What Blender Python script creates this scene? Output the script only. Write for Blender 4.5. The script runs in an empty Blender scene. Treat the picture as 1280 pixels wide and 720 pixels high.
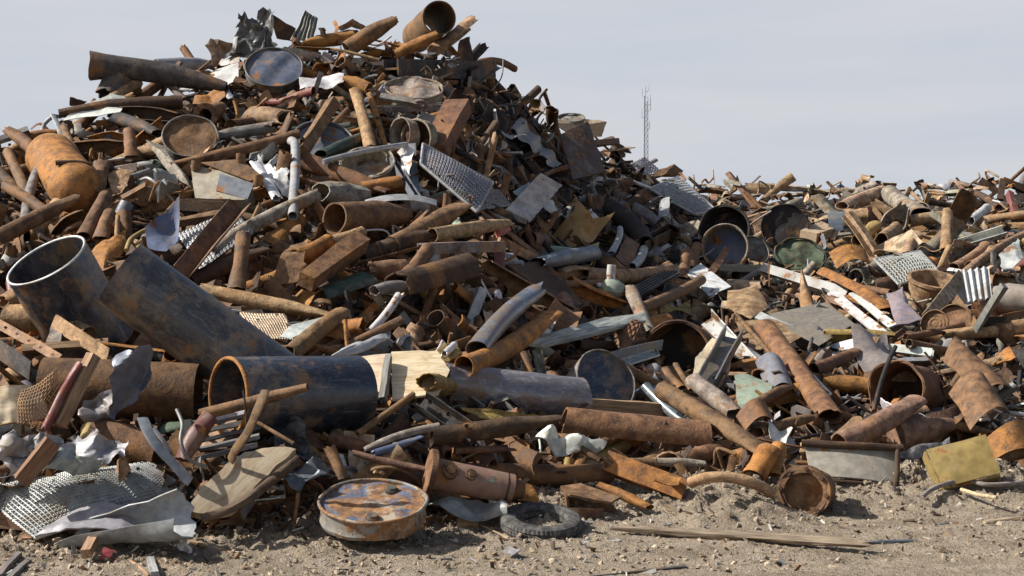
import bpy, math, random
from mathutils import Vector, Matrix, Quaternion, noise
PI = math.pi
rnd = random.Random(7)
scene = bpy.context.scene
COL = scene.collection

# ------------------------------------------------------------------ camera and heap geometry (metres)
F, CH = 2133.0, 1.6
PITCH = math.atan(90 / F)
CP, SP = math.cos(PITCH), math.sin(PITCH)
cam = bpy.data.cameras.new('camera')
cam.lens = 36 * F / 1280
cam.sensor_width = 36
cam.clip_start, cam.clip_end = 0.1, 9000
camo = bpy.data.objects.new('camera', cam)
COL.objects.link(camo)
camo.location = (0, 0, CH)
camo.rotation_euler = (PI / 2 - PITCH, 0, 0)
scene.camera = camo

def ray(u, v):
    a, b = u - 640, 360 - v
    y = F * CP + b * SP
    return a / y, (-F * SP + b * CP) / y

def lerp_tab(tab, x):
    if x <= tab[0][0]: return tab[0][1]
    for (x0, y0), (x1, y1) in zip(tab, tab[1:]):
        if x <= x1:
            t = (x - x0) / (x1 - x0)
            return y0 + (y1 - y0) * t
    return tab[-1][1]

CREST = [(-400, 250), (0, 182), (60, 160), (120, 133), (200, 112), (250, 92), (300, 62), (400, 52), (470, 60), (560, 58),
         (620, 90), (660, 120), (700, 160), (760, 190), (820, 214), (860, 236), (930, 240), (1000, 241), (1280, 238), (1700, 230)]
DEPTH = [(-400, 14), (0, 14.3), (120, 15.0), (300, 16.2), (540, 16.8), (620, 18.2), (700, 20.2), (780, 22), (860, 23.5), (1000, 24), (1280, 23), (1700, 22)]
FOOT = [(-400, 664), (0, 668), (240, 668), (400, 656), (540, 650), (640, 648), (760, 630), (850, 622), (950, 626), (1000, 620), (1100, 611), (1280, 609), (1700, 609)]

def column(u):
    vf, vc, yc = lerp_tab(FOOT, u), lerp_tab(CREST, u), lerp_tab(DEPTH, u)
    y0 = CH / -ray(u, vf)[1]
    zc = CH + ray(u, vc)[1] * yc
    return y0, yc, zc, zc / (yc - y0)

def ysurf(u, v):
    y0, yc, zc, s = column(u)
    e = ray(u, v)[1]
    if e < -CH / y0: return CH / -e
    y = (CH + s * y0) / max(s - e, 1e-3)
    return min(y, yc + 0.1) if y > 0 else yc + 0.1

BELLY = [(-400, .62), (420, .58), (520, .36), (640, .30), (1000, .28), (1700, .28)]
def belly(u, v):
    """how far the heap's lower face bulges out in front of the plain slope"""
    vf = lerp_tab(FOOT, u); t = (vf - v) / 250
    return 0.0 if not 0 < t < 1 else lerp_tab(BELLY, u) * math.sin(PI * t ** .75) ** 1.0
def yskin(u, v): return ysurf(u, v) - belly(u, v)

def at(u, v, d=0.0, ya=None, up=0.0):
    y = ysurf(u, v); sk = y - belly(u, v) - .03
    if ya is not None: y += (ya - y) * up
    if d > .6: d = .6 + (d - .6) * .55
    y -= d
    if v < lerp_tab(FOOT, u) - 6 and d > -.2: y = min(y, sk + .02 if d < .1 else sk)
    dx, dz = ray(u, v)
    return Vector((dx * y, y, CH + dz * y))

def px(p):
    a = Vector((p[0], p[1], p[2] - CH))
    w = a.y * CP - a.z * SP
    return 640 + F * a.x / w, 360 - F * (a.y * SP + a.z * CP) / w

def ppm(u, v): return F / ysurf(u, v)

# ------------------------------------------------------------------ materials
MATS = {}
class NT:
    def __init__(s, name):
        s.m = bpy.data.materials.new(name); s.m.use_nodes = True
        s.n = s.m.node_tree.nodes; s.l = s.m.node_tree.links
        s.b = s.n['Principled BSDF']
        MATS[name] = s.m
        tc = s.n.new('ShaderNodeTexCoord'); oi = s.n.new('ShaderNodeObjectInfo')
        off = s.n.new('ShaderNodeVectorMath'); off.operation = 'ADD'
        cx = s.n.new('ShaderNodeCombineXYZ')
        mu = s.math('MULTIPLY', oi.outputs['Random'], 71.0)
        s.l.new(mu, cx.inputs[0]); s.l.new(mu, cx.inputs[2])
        s.l.new(tc.outputs['Object'], off.inputs[0]); s.l.new(cx.outputs[0], off.inputs[1])
        s.co = off.outputs[0]; s.col = oi.outputs['Color']; s.rand = oi.outputs['Random']
    def math(s, op, a, b=0.0):
        m = s.n.new('ShaderNodeMath'); m.operation = op; m.use_clamp = False
        for k, x in ((0, a), (1, b)):
            if isinstance(x, (int, float)): m.inputs[k].default_value = x
            else: s.l.new(x, m.inputs[k])
        return m.outputs[0]
    def noise(s, scale, detail=4, rough=.6, vec=None, dist=0.0):
        t = s.n.new('ShaderNodeTexNoise'); t.inputs['Scale'].default_value = scale
        t.inputs['Detail'].default_value = detail; t.inputs['Roughness'].default_value = rough
        t.inputs['Distortion'].default_value = dist
        s.l.new(vec or s.co, t.inputs['Vector']); return t.outputs[0]
    def stretch(s, x, y, z):
        m = s.n.new('ShaderNodeMapping'); m.inputs['Scale'].default_value = (x, y, z)
        s.l.new(s.co, m.inputs['Vector']); return m.outputs[0]
    def ramp(s, v, a, b, lo=0.0, hi=1.0):
        m = s.n.new('ShaderNodeMapRange'); m.interpolation_type = 'SMOOTHSTEP'
        for k, x in ((1, a), (2, b), (3, lo), (4, hi)): m.inputs[k].default_value = x
        s.l.new(v, m.inputs[0]); return m.outputs[0]
    def mix(s, f, a, b, mode='MIX'):
        m = s.n.new('ShaderNodeMix'); m.data_type = 'RGBA'; m.blend_type = mode
        for k, x in ((0, f), (6, a), (7, b)):
            if isinstance(x, (int, float)): m.inputs[k].default_value = x
            elif isinstance(x, tuple): m.inputs[k].default_value = (*x, 1)
            else: s.l.new(x, m.inputs[k])
        return m.outputs[2]
    def bump(s, h, st, dist=.01):
        b = s.n.new('ShaderNodeBump'); b.inputs['Strength'].default_value = st; b.inputs['Distance'].default_value = dist
        s.l.new(h, b.inputs['Height']); s.l.new(b.outputs[0], s.b.inputs['Normal'])
    def set(s, col, rough, metal=0.0, spec=None):
        for k, x in (('Base Color', col), ('Roughness', rough), ('Metallic', metal)):
            if isinstance(x, (int, float)): s.b.inputs[k].default_value = x
            elif isinstance(x, tuple): s.b.inputs[k].default_value = (*x, 1)
            else: s.l.new(x, s.b.inputs[k])
        if spec is not None: s.b.inputs['Specular IOR Level'].default_value = spec

def mats():
    m = NT('rust')
    big, mid, fine = m.noise(3.2, 4, .6, dist=.4), m.noise(13, 5, .65), m.noise(70, 3, .6)
    c = m.mix(m.ramp(mid, .32, .68), m.mix(1, m.col, (.46, .42, .38), 'MULTIPLY'), m.mix(1, m.col, (1.3, 1.28, 1.22), 'MULTIPLY'))
    c = m.mix(m.ramp(big, .52, .68, 0, .6), c, (.31, .15, .048))
    c = m.mix(m.ramp(m.noise(5.5, 5, .7), .58, .75, 0, .45), c, (.29, .205, .13))
    c = m.mix(m.ramp(m.noise(7, 6, .75), .57, .68, 0, .75), c, (.03, .02, .014))
    c = m.mix(m.ramp(fine, .35, .7, .0, .35), c, (.06, .035, .025))
    m.set(c, m.ramp(mid, .3, .7, .62, .92), 0.0, .35); m.bump(m.math('ADD', fine, m.math('MULTIPLY', mid, 2.2)), .5, .006)

    m = NT('scaled_steel')                       # dark mill scale, scratched and dusty
    big = m.noise(2.6, 5, .65, dist=.5)
    scr = m.noise(5, 8, .8, m.stretch(2.4, 4.5, 4.5), .8); cross = m.noise(7, 6, .75, m.stretch(7, 2.2, 3), .8)
    c = m.mix(m.ramp(scr, .45, .72, 0, .9), m.mix(1, m.col, (.6, .6, .62), 'MULTIPLY'), m.mix(1, m.col, (2.0, 1.95, 1.8), 'MULTIPLY'))
    c = m.mix(m.ramp(m.math('ADD', m.math('MULTIPLY', big, .6), m.math('MULTIPLY', m.noise(11, 6, .75), .4)), .48, .57, 0, .8), c, (.19, .13, .08))
    c = m.mix(m.ramp(m.noise(5.5, 6, .7), .57, .68, 0, .9), c, (.23, .105, .035))
    c = m.mix(m.ramp(cross, .6, .7, 0, .5), c, (.22, .2, .175))
    c = m.mix(m.ramp(m.noise(4, 3, .6, m.stretch(1.5, 26, 26), .5), .63, .68, 0, .55), c, (.3, .28, .25))
    c = m.mix(m.ramp(m.noise(4, 3, .6, m.stretch(16, 5, 30), .4), .65, .69, 0, .5), c, (.27, .22, .17))
    m.set(c, m.ramp(m.math('ADD', big, m.math('MULTIPLY', scr, .4)), .5, .85, .26, .62), m.ramp(big, .42, .6, .25, .0)); m.bump(m.math('ADD', scr, cross), .2, .004)
    m.b.inputs['Coat Weight'].default_value = .5; m.b.inputs['Coat Roughness'].default_value = .2

    m = NT('zinc')                               # dull galvanised sheet and bare aluminium
    big = m.noise(4, 5, .6); sp = m.noise(22, 4, .6)
    c = m.mix(m.ramp(sp, .35, .65), m.mix(1, m.col, (.78, .79, .82), 'MULTIPLY'), m.mix(1, m.col, (1.12, 1.12, 1.1), 'MULTIPLY'))
    c = m.mix(m.ramp(big, .52, .7, 0, .7), c, (.25, .2, .145))
    c = m.mix(m.ramp(m.noise(9, 5, .7), .64, .72, 0, .8), c, (.2, .1, .045))
    m.set(c, m.ramp(big, .3, .7, .42, .7), .35); m.bump(sp, .2, .004)

    m = NT('chipped_paint')
    big, mid = m.noise(4.5, 6, .7), m.noise(18, 5, .65)
    c = m.mix(m.ramp(mid, .3, .7), m.mix(1, m.col, (.72, .71, .7), 'MULTIPLY'), m.mix(1, m.col, (1.08, 1.07, 1.05), 'MULTIPLY'))
    c = m.mix(m.ramp(m.noise(7, 5, .65), .5, .72, 0, .5), c, (.26, .2, .14))
    k = m.ramp(big, .57, .62)
    c = m.mix(k, c, m.mix(m.ramp(mid, .4, .6), (.075, .04, .026), (.27, .12, .04)))
    m.set(c, m.ramp(big, .45, .62, .5, .88)); m.bump(m.math('ADD', mid, m.math('MULTIPLY', k, -.6)), .35, .005)

    m = NT('flaking_paint')                      # paint mostly gone to rust and bare metal
    big, mid = m.noise(5, 6, .7, dist=.6), m.noise(20, 5, .7)
    p_ = m.mix(m.ramp(mid, .3, .7), m.mix(1, m.col, (.7, .7, .7), 'MULTIPLY'), m.mix(1, m.col, (1.15, 1.12, 1.1), 'MULTIPLY'))
    r_ = m.mix(m.ramp(mid, .35, .65), (.12, .062, .035), (.33, .17, .065))
    r_ = m.mix(m.ramp(m.noise(6, 5, .7), .54, .64, 0, .9), r_, (.36, .31, .235))
    k = m.ramp(big, .44, .53)
    c = m.mix(k, p_, r_); c = m.mix(m.ramp(m.noise(9, 6, .75), .63, .7, 0, .85), c, (.05, .04, .034))
    m.set(c, m.ramp(big, .4, .6, .45, .85)); m.bump(m.math('ADD', mid, k), .4, .005)

    m = NT('old_wood')
    g = m.noise(4, 6, .7, m.stretch(1.2, 18, 18)); big = m.noise(3, 4, .6)
    c = m.mix(m.ramp(g, .35, .65), m.mix(1, m.col, (.55, .52, .5), 'MULTIPLY'), m.mix(1, m.col, (1.15, 1.13, 1.1), 'MULTIPLY'))
    c = m.mix(m.ramp(big, .55, .75, 0, .6), c, (.17, .12, .075))
    m.set(c, .85); m.bump(g, .5, .006)

    m = NT('plywood')
    g = m.noise(3, 6, .75, m.stretch(2, 10, 4), .8); big = m.noise(4, 6, .7)
    c = m.mix(m.ramp(g, .4, .68), m.col, m.mix(1, m.col, (.68, .57, .44), 'MULTIPLY'))
    c = m.mix(m.ramp(big, .58, .72, 0, .8), c, (.28, .14, .05))
    m.set(c, .8); m.bump(g, .2, .004)

    m = NT('rubber')
    n = m.noise(30, 4, .6)
    m.set(m.mix(m.ramp(n, .35, .7), (.035, .034, .034), (.13, .12, .105)), .8); m.bump(n, .3, .004)

    m = NT('dark_film')                          # torn plastic and bitumen coated sheet
    n = m.noise(7, 6, .7)
    c = m.mix(m.ramp(n, .45, .7), m.col, m.mix(.5, m.col, (.32, .31, .3)))
    m.set(c, m.ramp(n, .3, .7, .28, .6)); m.bump(m.noise(16, 4, .6), .6, .015)

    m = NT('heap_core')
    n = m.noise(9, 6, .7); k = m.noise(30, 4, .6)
    c = m.mix(m.ramp(n, .35, .65), (.012, .009, .007), (.05, .032, .022))  # dark scrap, taken near black: shade of the gaps is in the colour
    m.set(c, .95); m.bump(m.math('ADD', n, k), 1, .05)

    m = NT('dirt')
    geo = m.n.new('ShaderNodeNewGeometry'); P_ = geo.outputs['Position']
    a, b, d, e = m.noise(.9, 5, .6, P_), m.noise(5, 6, .7, P_), m.noise(34, 5, .7, P_), m.noise(130, 3, .6, P_)
    c = m.mix(m.ramp(b, .3, .7), (.275, .218, .155), (.50, .408, .305))
    c = m.mix(m.ramp(a, .45, .7, 0, .55), c, (.40, .34, .265))
    c = m.mix(m.ramp(d, .54, .68, 0, .8), c, (.10, .08, .064))
    c = m.mix(m.ramp(d, .44, .3, 0, .55), c, (.44, .39, .32))
    c = m.mix(m.ramp(e, .62, .72, 0, .6), c, (.09, .075, .065))
    m.set(c, .95, 0, .2); m.bump(m.math('ADD', m.math('MULTIPLY', d, 1.5), e), 1.0, .022)

    m = NT('stone')
    n = m.noise(20, 4, .6)
    att = m.n.new('ShaderNodeAttribute'); att.attribute_name = 'tint'
    m.set(m.mix(m.ramp(n, .3, .7, .2, .9), m.mix(1, att.outputs[0], (.6, .6, .6), 'MULTIPLY'), att.outputs[0]), .92); m.bump(n, .4, .004)

    m = NT('mast_steel')
    m.set((.36, .41, .48), .6, .1)  # pale blue of distance haze put into the steel colour
mats()

PAL = {'brown': (.195, .111, .059), 'dark brown': (.075, .045, .027), 'orange': (.35, .16, .045), 'tan': (.38, .25, .145),
       'pale tan': (.46, .35, .235), 'grey': (.22, .21, .20), 'dark grey': (.085, .083, .082), 'black': (.022, .022, .024), 'white': (.64, .64, .62),
       'pale grey': (.36, .362, .362), 'blue grey': (.15, .165, .195), 'steel blue': (.042, .050, .075), 'blue': (.12, .15, .235), 'red': (.17, .048, .038),
       'green': (.10, .145, .095), 'pale green': (.30, .36, .29), 'yellow': (.40, .275, .10), 'ochre': (.33, .24, .08), 'cream': (.70, .58, .42),
       'pink': (.24, .145, .105), 'purple grey': (.25, .21, .24), 'dark green': (.03, .055, .04), 'grey tan': (.30, .27, .225), 'reddish brown': (.165, .085, .043)}

# ------------------------------------------------------------------ mesh helpers
def link(name, verts, faces, mat, parent=None, mw=None, col=None, sharp=35, smooth=True):
    me = bpy.data.meshes.new(name)
    me.from_pydata([tuple(v) for v in verts], [], faces)
    me.materials.append(MATS[mat])
    if smooth:
        me.polygons.foreach_set('use_smooth', [True] * len(me.polygons))
        me.set_sharp_from_angle(angle=math.radians(sharp))
    me.update()
    o = bpy.data.objects.new(name, me)
    COL.objects.link(o)
    if parent is not None: o.parent = parent
    if mw is not None:
        if parent is None: o.matrix_world = mw
        else: o.matrix_local = mw
    o.color = (*(col or (.2, .2, .2)), 1)
    return o

ITEMS = []      # (object, label, landmark phrase, centre)
def reg(o, label, cat, group=None, lm=None):
    o['label'] = label; o['category'] = cat
    if group: o['group'] = group
    ITEMS.append((o, label, lm))
    return o

def frame_x(p1, p2, roll=0.0):
    d = (p2 - p1)
    q = d.to_track_quat('X', 'Z')
    return Matrix.Translation((p1 + p2) / 2) @ q.to_matrix().to_4x4() @ Matrix.Rotation(roll, 4, 'X'), d.length

def frame_n(c, n, roll=0.0):
    q = Vector(n).to_track_quat('Z', 'Y')
    return Matrix.Translation(c) @ q.to_matrix().to_4x4() @ Matrix.Rotation(roll, 4, 'Z')

def sweep(C, r, wall=.006, seg=18, arc=2 * PI, sq=None, rad=None, jag=(0, 0), cut=(0, 0), dent=0.0, seed=0.0, solid=False, a0=0.0, twist=0.0):
    """a tube along the points C: hollow with a wall, or solid with end caps; an arc under a full turn gives a split pipe"""
    n = len(C); closed = arc > 6.28
    m = seg if closed else seg + 1
    T = [(C[min(i + 1, n - 1)] - C[max(i - 1, 0)]).normalized() for i in range(n)]
    N = [None] * n
    ref = Vector((0, 0, 1)) if abs(T[0].z) < .9 else Vector((0, 1, 0))
    N[0] = (ref - T[0] * ref.dot(T[0])).normalized()
    for i in range(1, n): N[i] = (N[i - 1] - T[i] * N[i - 1].dot(T[i])).normalized()
    V, Fc = [], []
    for layer in range(1 if solid else 2):
        for i in range(n):
            s = i / (n - 1); B = T[i].cross(N[i])
            R = r * (rad(s) if rad else 1) - (wall if layer else 0)
            sx, sy = sq(s) if sq else (1, 1)
            for j in range(m):
                a = a0 + arc * j / seg + twist * s
                k = 1 + dent * noise.noise(Vector((math.cos(a) * 1.3 + seed, math.sin(a) * 1.3, s * 4 + seed * .7)))
                x, y = math.cos(a) * R * k * sx, math.sin(a) * R * k * sy
                sh = 0
                if i == 0: sh = -jag[0] * (.5 + noise.noise(Vector((math.cos(a) * 2.2, math.sin(a) * 2.2, seed + 9)))) + cut[0] * math.sin(a) * r
                if i == n - 1: sh = jag[1] * (.5 + noise.noise(Vector((math.cos(a) * 2.2, math.sin(a) * 2.2, seed + 3)))) + cut[1] * math.sin(a) * r
                V.append(C[i] + N[i] * y + B * x + T[i] * sh)
    q = m if closed else m - 1
    for i in range(n - 1):
        for j in range(q):
            a, b = i * m + j, i * m + (j + 1) % m
            Fc.append((a, b, b + m, a + m))
            if not solid: o = n * m; Fc.append((o + a, o + a + m, o + b + m, o + b))
    if solid:
        Fc.append(tuple(reversed(range(m)))); Fc.append(tuple((n - 1) * m + j for j in range(m)))
    else:
        o = n * m
        for j in range(q):
            b = (j + 1) % m
            Fc.append((j, o + j, o + b, b))
            k = (n - 1) * m
            Fc.append((k + j, k + b, o + k + b, o + k + j))
        if not closed:
            for i in range(n - 1):
                a = i * m; Fc.append((a, a + m, o + a + m, o + a))
                a = i * m + m - 1; Fc.append((a, o + a, o + a + m, a + m))
    return V, Fc

def straight(L, rings=9, bend=0.0, bdir=0.0, kink=0.0):
    out = []
    for i in range(rings):
        s = i / (rings - 1); k = bend * L * (1 - 4 * (s - .5) ** 2) + kink * L * max(0, s - .55)
        out.append(Vector(((s - .5) * L, k * math.cos(bdir), k * math.sin(bdir))))
    return out

def crusher(c0, c1, ang=.35):
    def sq(s):
        k = max(c0 * max(0, 1 - s / ang), c1 * max(0, 1 - (1 - s) / ang), 0)
        return 1 + .42 * k, 1 - .82 * k
    return sq

SECT = {'I': lambda w: [(-.5, -.5), (.5, -.5), (.5, -.4), (.06, -.4), (.06, .4), (.5, .4), (.5, .5), (-.5, .5), (-.5, .4), (-.06, .4), (-.06, -.4), (-.5, -.4)],
        'U': lambda w: [(-.5, -.5), (.5, -.5), (.5, .3), (.42, .3), (.42, -.42), (-.42, -.42), (-.42, .3), (-.5, .3)],
        'L': lambda w: [(-.5, -.5), (.5, -.5), (.5, -.42), (-.42, -.42), (-.42, .5), (-.5, .5)],
        'bar': lambda w: [(-.5, -.5), (.5, -.5), (.5, .5), (-.5, .5)],
        'flat': lambda w: [(-.5, -.07), (.5, -.07), (.5, .07), (-.5, .07)],
        'box': lambda w: [(-.5, -.3), (.5, -.3), (.5, .3), (-.5, .3)]}

def beam(L, w, sec, rings=7, bend=0.0, bdir=0.0, twist=0.0, warp=.01, seed=0.0, kink=0.0, taper=1.0):
    S = SECT[sec](w); m = len(S); C = straight(L, rings, bend, bdir, kink); V, Fc = [], []
    for i, c in enumerate(C):
        s = i / (rings - 1); a = twist * (s - .5); k = 1 + (taper - 1) * s
        for j, (x, y) in enumerate(S):
            X, Y = (x * math.cos(a) - y * math.sin(a)) * w * k, (x * math.sin(a) + y * math.cos(a)) * w * k
            wv = noise.noise_vector(Vector((s * 3 + seed, j * .4, seed))) * warp
            V.append(c + Vector((wv.x if i in (0, rings - 1) else 0, X + wv.y, Y + wv.z)))
    for i in range(rings - 1):
        for j in range(m):
            a, b = i * m + j, i * m + (j + 1) % m
            Fc.append((a, b, b + m, a + m))
    Fc.append(tuple(reversed(range(m)))); Fc.append(tuple((rings - 1) * m + j for j in range(m)))
    return V, Fc

def crease(p):
    n = noise.noise_vector(p); m = noise.noise_vector(p * 1.7 + Vector((7, 3, 1)))
    return Vector((1.2 * abs(n.x) + 1.2 * abs(m.y) - .5, n.y, 1.5 * abs(n.z) - 1.2 * abs(m.x)))

def origami(seed, size, amount, k=7):
    """sharp straight creases across a sheet: flat facets between folds"""
    r = random.Random(int(seed * 1000)); out = []
    for _ in range(k): out.append((r.uniform(0, PI), r.uniform(-1, 1) * size, r.uniform(-1, 1) * amount * 1.7, r.uniform(-1, 1) * amount * .8, size * r.uniform(.22, .6)))
    def f(p):
        z = x = 0
        for a, o, s, t, w in out:
            h = abs(((p.x * math.cos(a) + p.y * math.sin(a) - o) / w) % 2 - 1) - .5; z += s * h; x += t * h
        return Vector((x * .5, -x * .4, z))
    return f

def poly_plate(P3, thick=.006, crumple=.0, freq=5.0, bow=0.0, fold=None, jag=.0, seed=0.0, rings=5, sub=5):
    """a plate with the outline P3; returns matrix, verts, faces in its own frame"""
    n = len(P3); c = sum(P3, Vector()) / n
    nm = Vector()
    for i in range(n): nm += (P3[i] - c).cross(P3[(i + 1) % n] - c)
    nm = -nm.normalized()                          # outlines run clockwise as seen from the front
    ax = (P3[1] - P3[0]); ax = (ax - nm * ax.dot(nm)).normalized()
    M = Matrix((ax, nm.cross(ax), nm)).transposed().to_4x4(); M.translation = c
    Mi = M.inverted(); L = [Mi @ p for p in P3]
    bd = []
    for i in range(n):
        a, b = L[i], L[(i + 1) % n]
        for k in range(sub):
            p = a.lerp(b, k / sub)
            if jag and k: p = p + Vector((noise.noise(p * 23 + Vector((seed, 0, 0))), noise.noise(p * 23 + Vector((0, seed, 5))), 0)) * jag
            bd.append(p)
    m = len(bd); V = []; og = origami(seed, max(p.length for p in L) * 1.6, min(crumple, .04)) if .018 < crumple < .085 else None
    def disp(p, k):
        q = p.copy(); s = Vector((seed * 3.1, seed * 1.7, seed))
        if og: q += og(p); q.z += crumple * .5 * noise.noise(p * freq + s)
        elif crumple:
            nv, n2 = crease(p * freq + s), crease(p * freq * 2.3 - s)
            q += Vector((nv.x * .4, nv.y * .4, nv.z)) * crumple + n2 * crumple * .5
        q.z += bow * (1 - k * k)
        for (fa, fo, tn) in (fold or ()):
            h = p.x * math.cos(fa) + p.y * math.sin(fa) - fo
            if h > 0: q.z += h * tn
        return q
    for layer in (0, 1):
        off = Vector((0, 0, -thick * layer))
        V.append(disp(Vector((0, 0, 0)), 0) + off)
        for r in range(1, rings + 1):
            for p in bd: V.append(disp(p * (r / rings), r / rings) + off)
    Fc = []; S = 1 + rings * m
    for j in range(m):
        b = (j + 1) % m
        Fc.append((0, 1 + j, 1 + b)); Fc.append((S, S + 1 + b, S + 1 + j))
        for r in range(rings - 1):
            a0, b0 = 1 + r * m + j, 1 + r * m + b
            Fc.append((a0, a0 + m, b0 + m, b0)); Fc.append((S + a0, S + b0, S + b0 + m, S + a0 + m))
        e = 1 + (rings - 1) * m
        Fc.append((e + j, S + e + j, S + e + b, e + b))
    return M, V, Fc

def quad_frame(A, B, C_, D_):
    c = (A + B + C_ + D_) / 4; x = ((B - A) + (C_ - D_)).normalized(); y0 = ((D_ - A) + (C_ - B))
    n = y0.cross(x).normalized(); M = Matrix((x, n.cross(x), n)).transposed().to_4x4(); M.translation = c
    Mi = M.inverted(); return M, [Mi @ p for p in (A, B, C_, D_)]

def grid_sheet(P4, nu=24, nv=16, thick=.004, corr=None, crumple=0.0, freq=5, curl=0.0, bow=0.0, jag=0.0, seed=0.0, roundness=0.0):
    M, (A, B, C_, D_) = quad_frame(*P4); V = []; s3 = Vector((seed * 2.3, seed, seed * .7))
    Wv = ((D_ - A).length + (C_ - B).length) / 2
    og = origami(seed, max(Wv, (B - A).length), min(crumple, .04)) if .018 < crumple < .085 else None
    def p(u, v):
        uu, vv = u, v
        if roundness:
            X, Y = 2 * u - 1, 2 * v - 1
            X, Y = X * math.sqrt(1 - Y * Y / 2) * roundness + X * (1 - roundness), Y * math.sqrt(1 - X * X / 2) * roundness + Y * (1 - roundness)
            uu, vv = (X + 1) / 2, (Y + 1) / 2
        zc = 0
        if curl:
            t = vv - .5; zc = Wv * (math.cos(curl * t) - math.cos(curl / 2)) / curl; vv = .5 + math.sin(curl * t) / (2 * math.sin(min(curl, PI) / 2))
        q = A.lerp(B, uu).lerp(D_.lerp(C_, uu), vv)
        if jag and (u in (0, 1) or v in (0, 1)): q = q + Vector((noise.noise(q * 19 + s3), noise.noise(q * 21 - s3), 0)) * jag
        if og: q = q + og(q) + crease(q * freq + s3) * crumple * .3
        elif crumple:
            q = q + crease(q * freq + s3) * crumple + crease(q * freq * 2.3 - s3) * crumple * .55
        q = q + Vector((0, 0, zc + bow * (1 - (2 * u - 1) ** 2)))
        if corr: q.z += corr[1] * math.sin(2 * PI * corr[0] * (u if corr[2] == 'u' else v))
        return q
    m = nv + 1
    for layer in (0, 1):
        for i in range(nu + 1):
            for j in range(m): V.append(p(i / nu, j / nv) + Vector((0, 0, -thick * layer)))
    S = (nu + 1) * m; Fc = []
    for i in range(nu):
        for j in range(nv):
            a = i * m + j; Fc.append((a, a + m, a + m + 1, a + 1)); Fc.append((S + a, S + a + 1, S + a + m + 1, S + a + m))
    for i in range(nu):
        for j in (0, nv):
            a = i * m + j; Fc.append((a, S + a, S + a + m, a + m) if j == 0 else (a, a + m, S + a + m, S + a))
    for j in range(nv):
        for i in (0, nu):
            a = i * m + j; Fc.append((a, a + 1, S + a + 1, S + a) if i == 0 else (a, S + a, S + a + 1, a + 1))
    return M, V, Fc

def lattice(P4, nu, nv, w=.008, t=.004, bow=0.0, crumple=0.0, seed=0.0, diamond=True, tilt=.6):
    """expanded metal (diamonds) or welded netting (squares): every strand is a small solid bar"""
    M, (A, B, C_, D_) = quad_frame(*P4); V, Fc = [], []; s3 = Vector((seed, seed * 2, 0))
    def p(u, v):
        q = A.lerp(B, u).lerp(D_.lerp(C_, u), v)
        if crumple: q = q + noise.noise_vector(q * 4 + s3) * crumple
        q.z += bow * (1 - (2 * u - 1) ** 2) * (1 - (2 * v - 1) ** 2); return q
    rs = random.Random(int(seed * 999)); og = origami(seed, (B - A).length, .006, 4)
    def strand(a, b):
        if rs.random() < .02: return
        a, b = a + og(a), b + og(b)
        d = (b - a); s = Vector((-d.y, d.x, 0)).normalized() * w / 2; z = Vector((0, 0, t / 2)); tl = Vector((0, 0, tilt * w / 2))
        k = len(V)
        for e in (a, b):
            V.extend((e + s + tl + z, e - s - tl + z, e - s - tl - z, e + s + tl - z))
        for i in range(4): Fc.append((k + i, k + (i + 1) % 4, k + 4 + (i + 1) % 4, k + 4 + i))
    for i in range(nu):
        for j in range(nv):
            u0, u1, v0, v1 = i / nu, (i + 1) / nu, j / nv, (j + 1) / nv
            if diamond:
                um, vm = (u0 + u1) / 2, (v0 + v1) / 2
                L, T, R, Bt = p(u0, vm), p(um, v1), p(u1, vm), p(um, v0)
                for a, b in ((L, T), (T, R), (R, Bt), (Bt, L)): strand(a, b)
            else:
                strand(p(u0, v0), p(u1, v0)); strand(p(u0, v0), p(u0, v1))
    return M, V, Fc

def lathe(prof, seg=32, dent=0.0, seed=0.0):
    V, Fc = [], []; n = len(prof)
    for i in range(seg):
        a = 2 * PI * i / seg
        for (r, z) in prof:
            k = 1 + dent * noise.noise(Vector((math.cos(a) * 1.6, math.sin(a) * 1.6, z * 5 + seed)))
            V.append(Vector((math.cos(a) * r * k, math.sin(a) * r * k, z + dent * .35 * noise.noise(Vector((math.cos(a) * 2 * r * 4, math.sin(a) * 2 * r * 4, seed))))))
    for i in range(seg):
        b = ((i + 1) % seg) * n; a = i * n
        for j in range(n - 1): Fc.append((a + j, b + j, b + j + 1, a + j + 1))
    return V, Fc

def catmull(P, k=6):
    out = []; n = len(P)
    for i in range(n - 1):
        p0, p1, p2, p3 = P[max(i - 1, 0)], P[i], P[i + 1], P[min(i + 2, n - 1)]
        for s in range(k):
            t = s / k
            out.append(.5 * ((2 * p1) + (p2 - p0) * t + (2 * p0 - 5 * p1 + 4 * p2 - p3) * t * t + (3 * p1 - p0 - 3 * p2 + p3) * t ** 3))
    out.append(P[-1].copy()); return out

def sd(): return rnd.uniform(0, 60)
def colour(c, var=.14):
    b = PAL[c] if isinstance(c, str) else c
    k = 1 + rnd.uniform(-var, var)
    return tuple(max(.005, min(.8, x * k * (1 + rnd.uniform(-.05, .05)))) for x in b)

# ------------------------------------------------------------------ placing things on the heap: coordinates are where a thing lies on the slope
def anchor(pts): return max((ysurf(u, v), ) for u, v in [max(pts, key=lambda q: q[1])])[0]

def pipe_kind(arc, mat, col, crush):
    if arc < 6: return 'split_pipe'
    if mat in ('zinc', 'scaled_steel', 'chipped_paint') or col in ('grey', 'black', 'dark grey', 'blue grey', 'pale grey', 'grey tan'): return 'steel_pipe'
    return 'crushed_pipe' if max(crush) > .35 else 'rusty_pipe'

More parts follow.
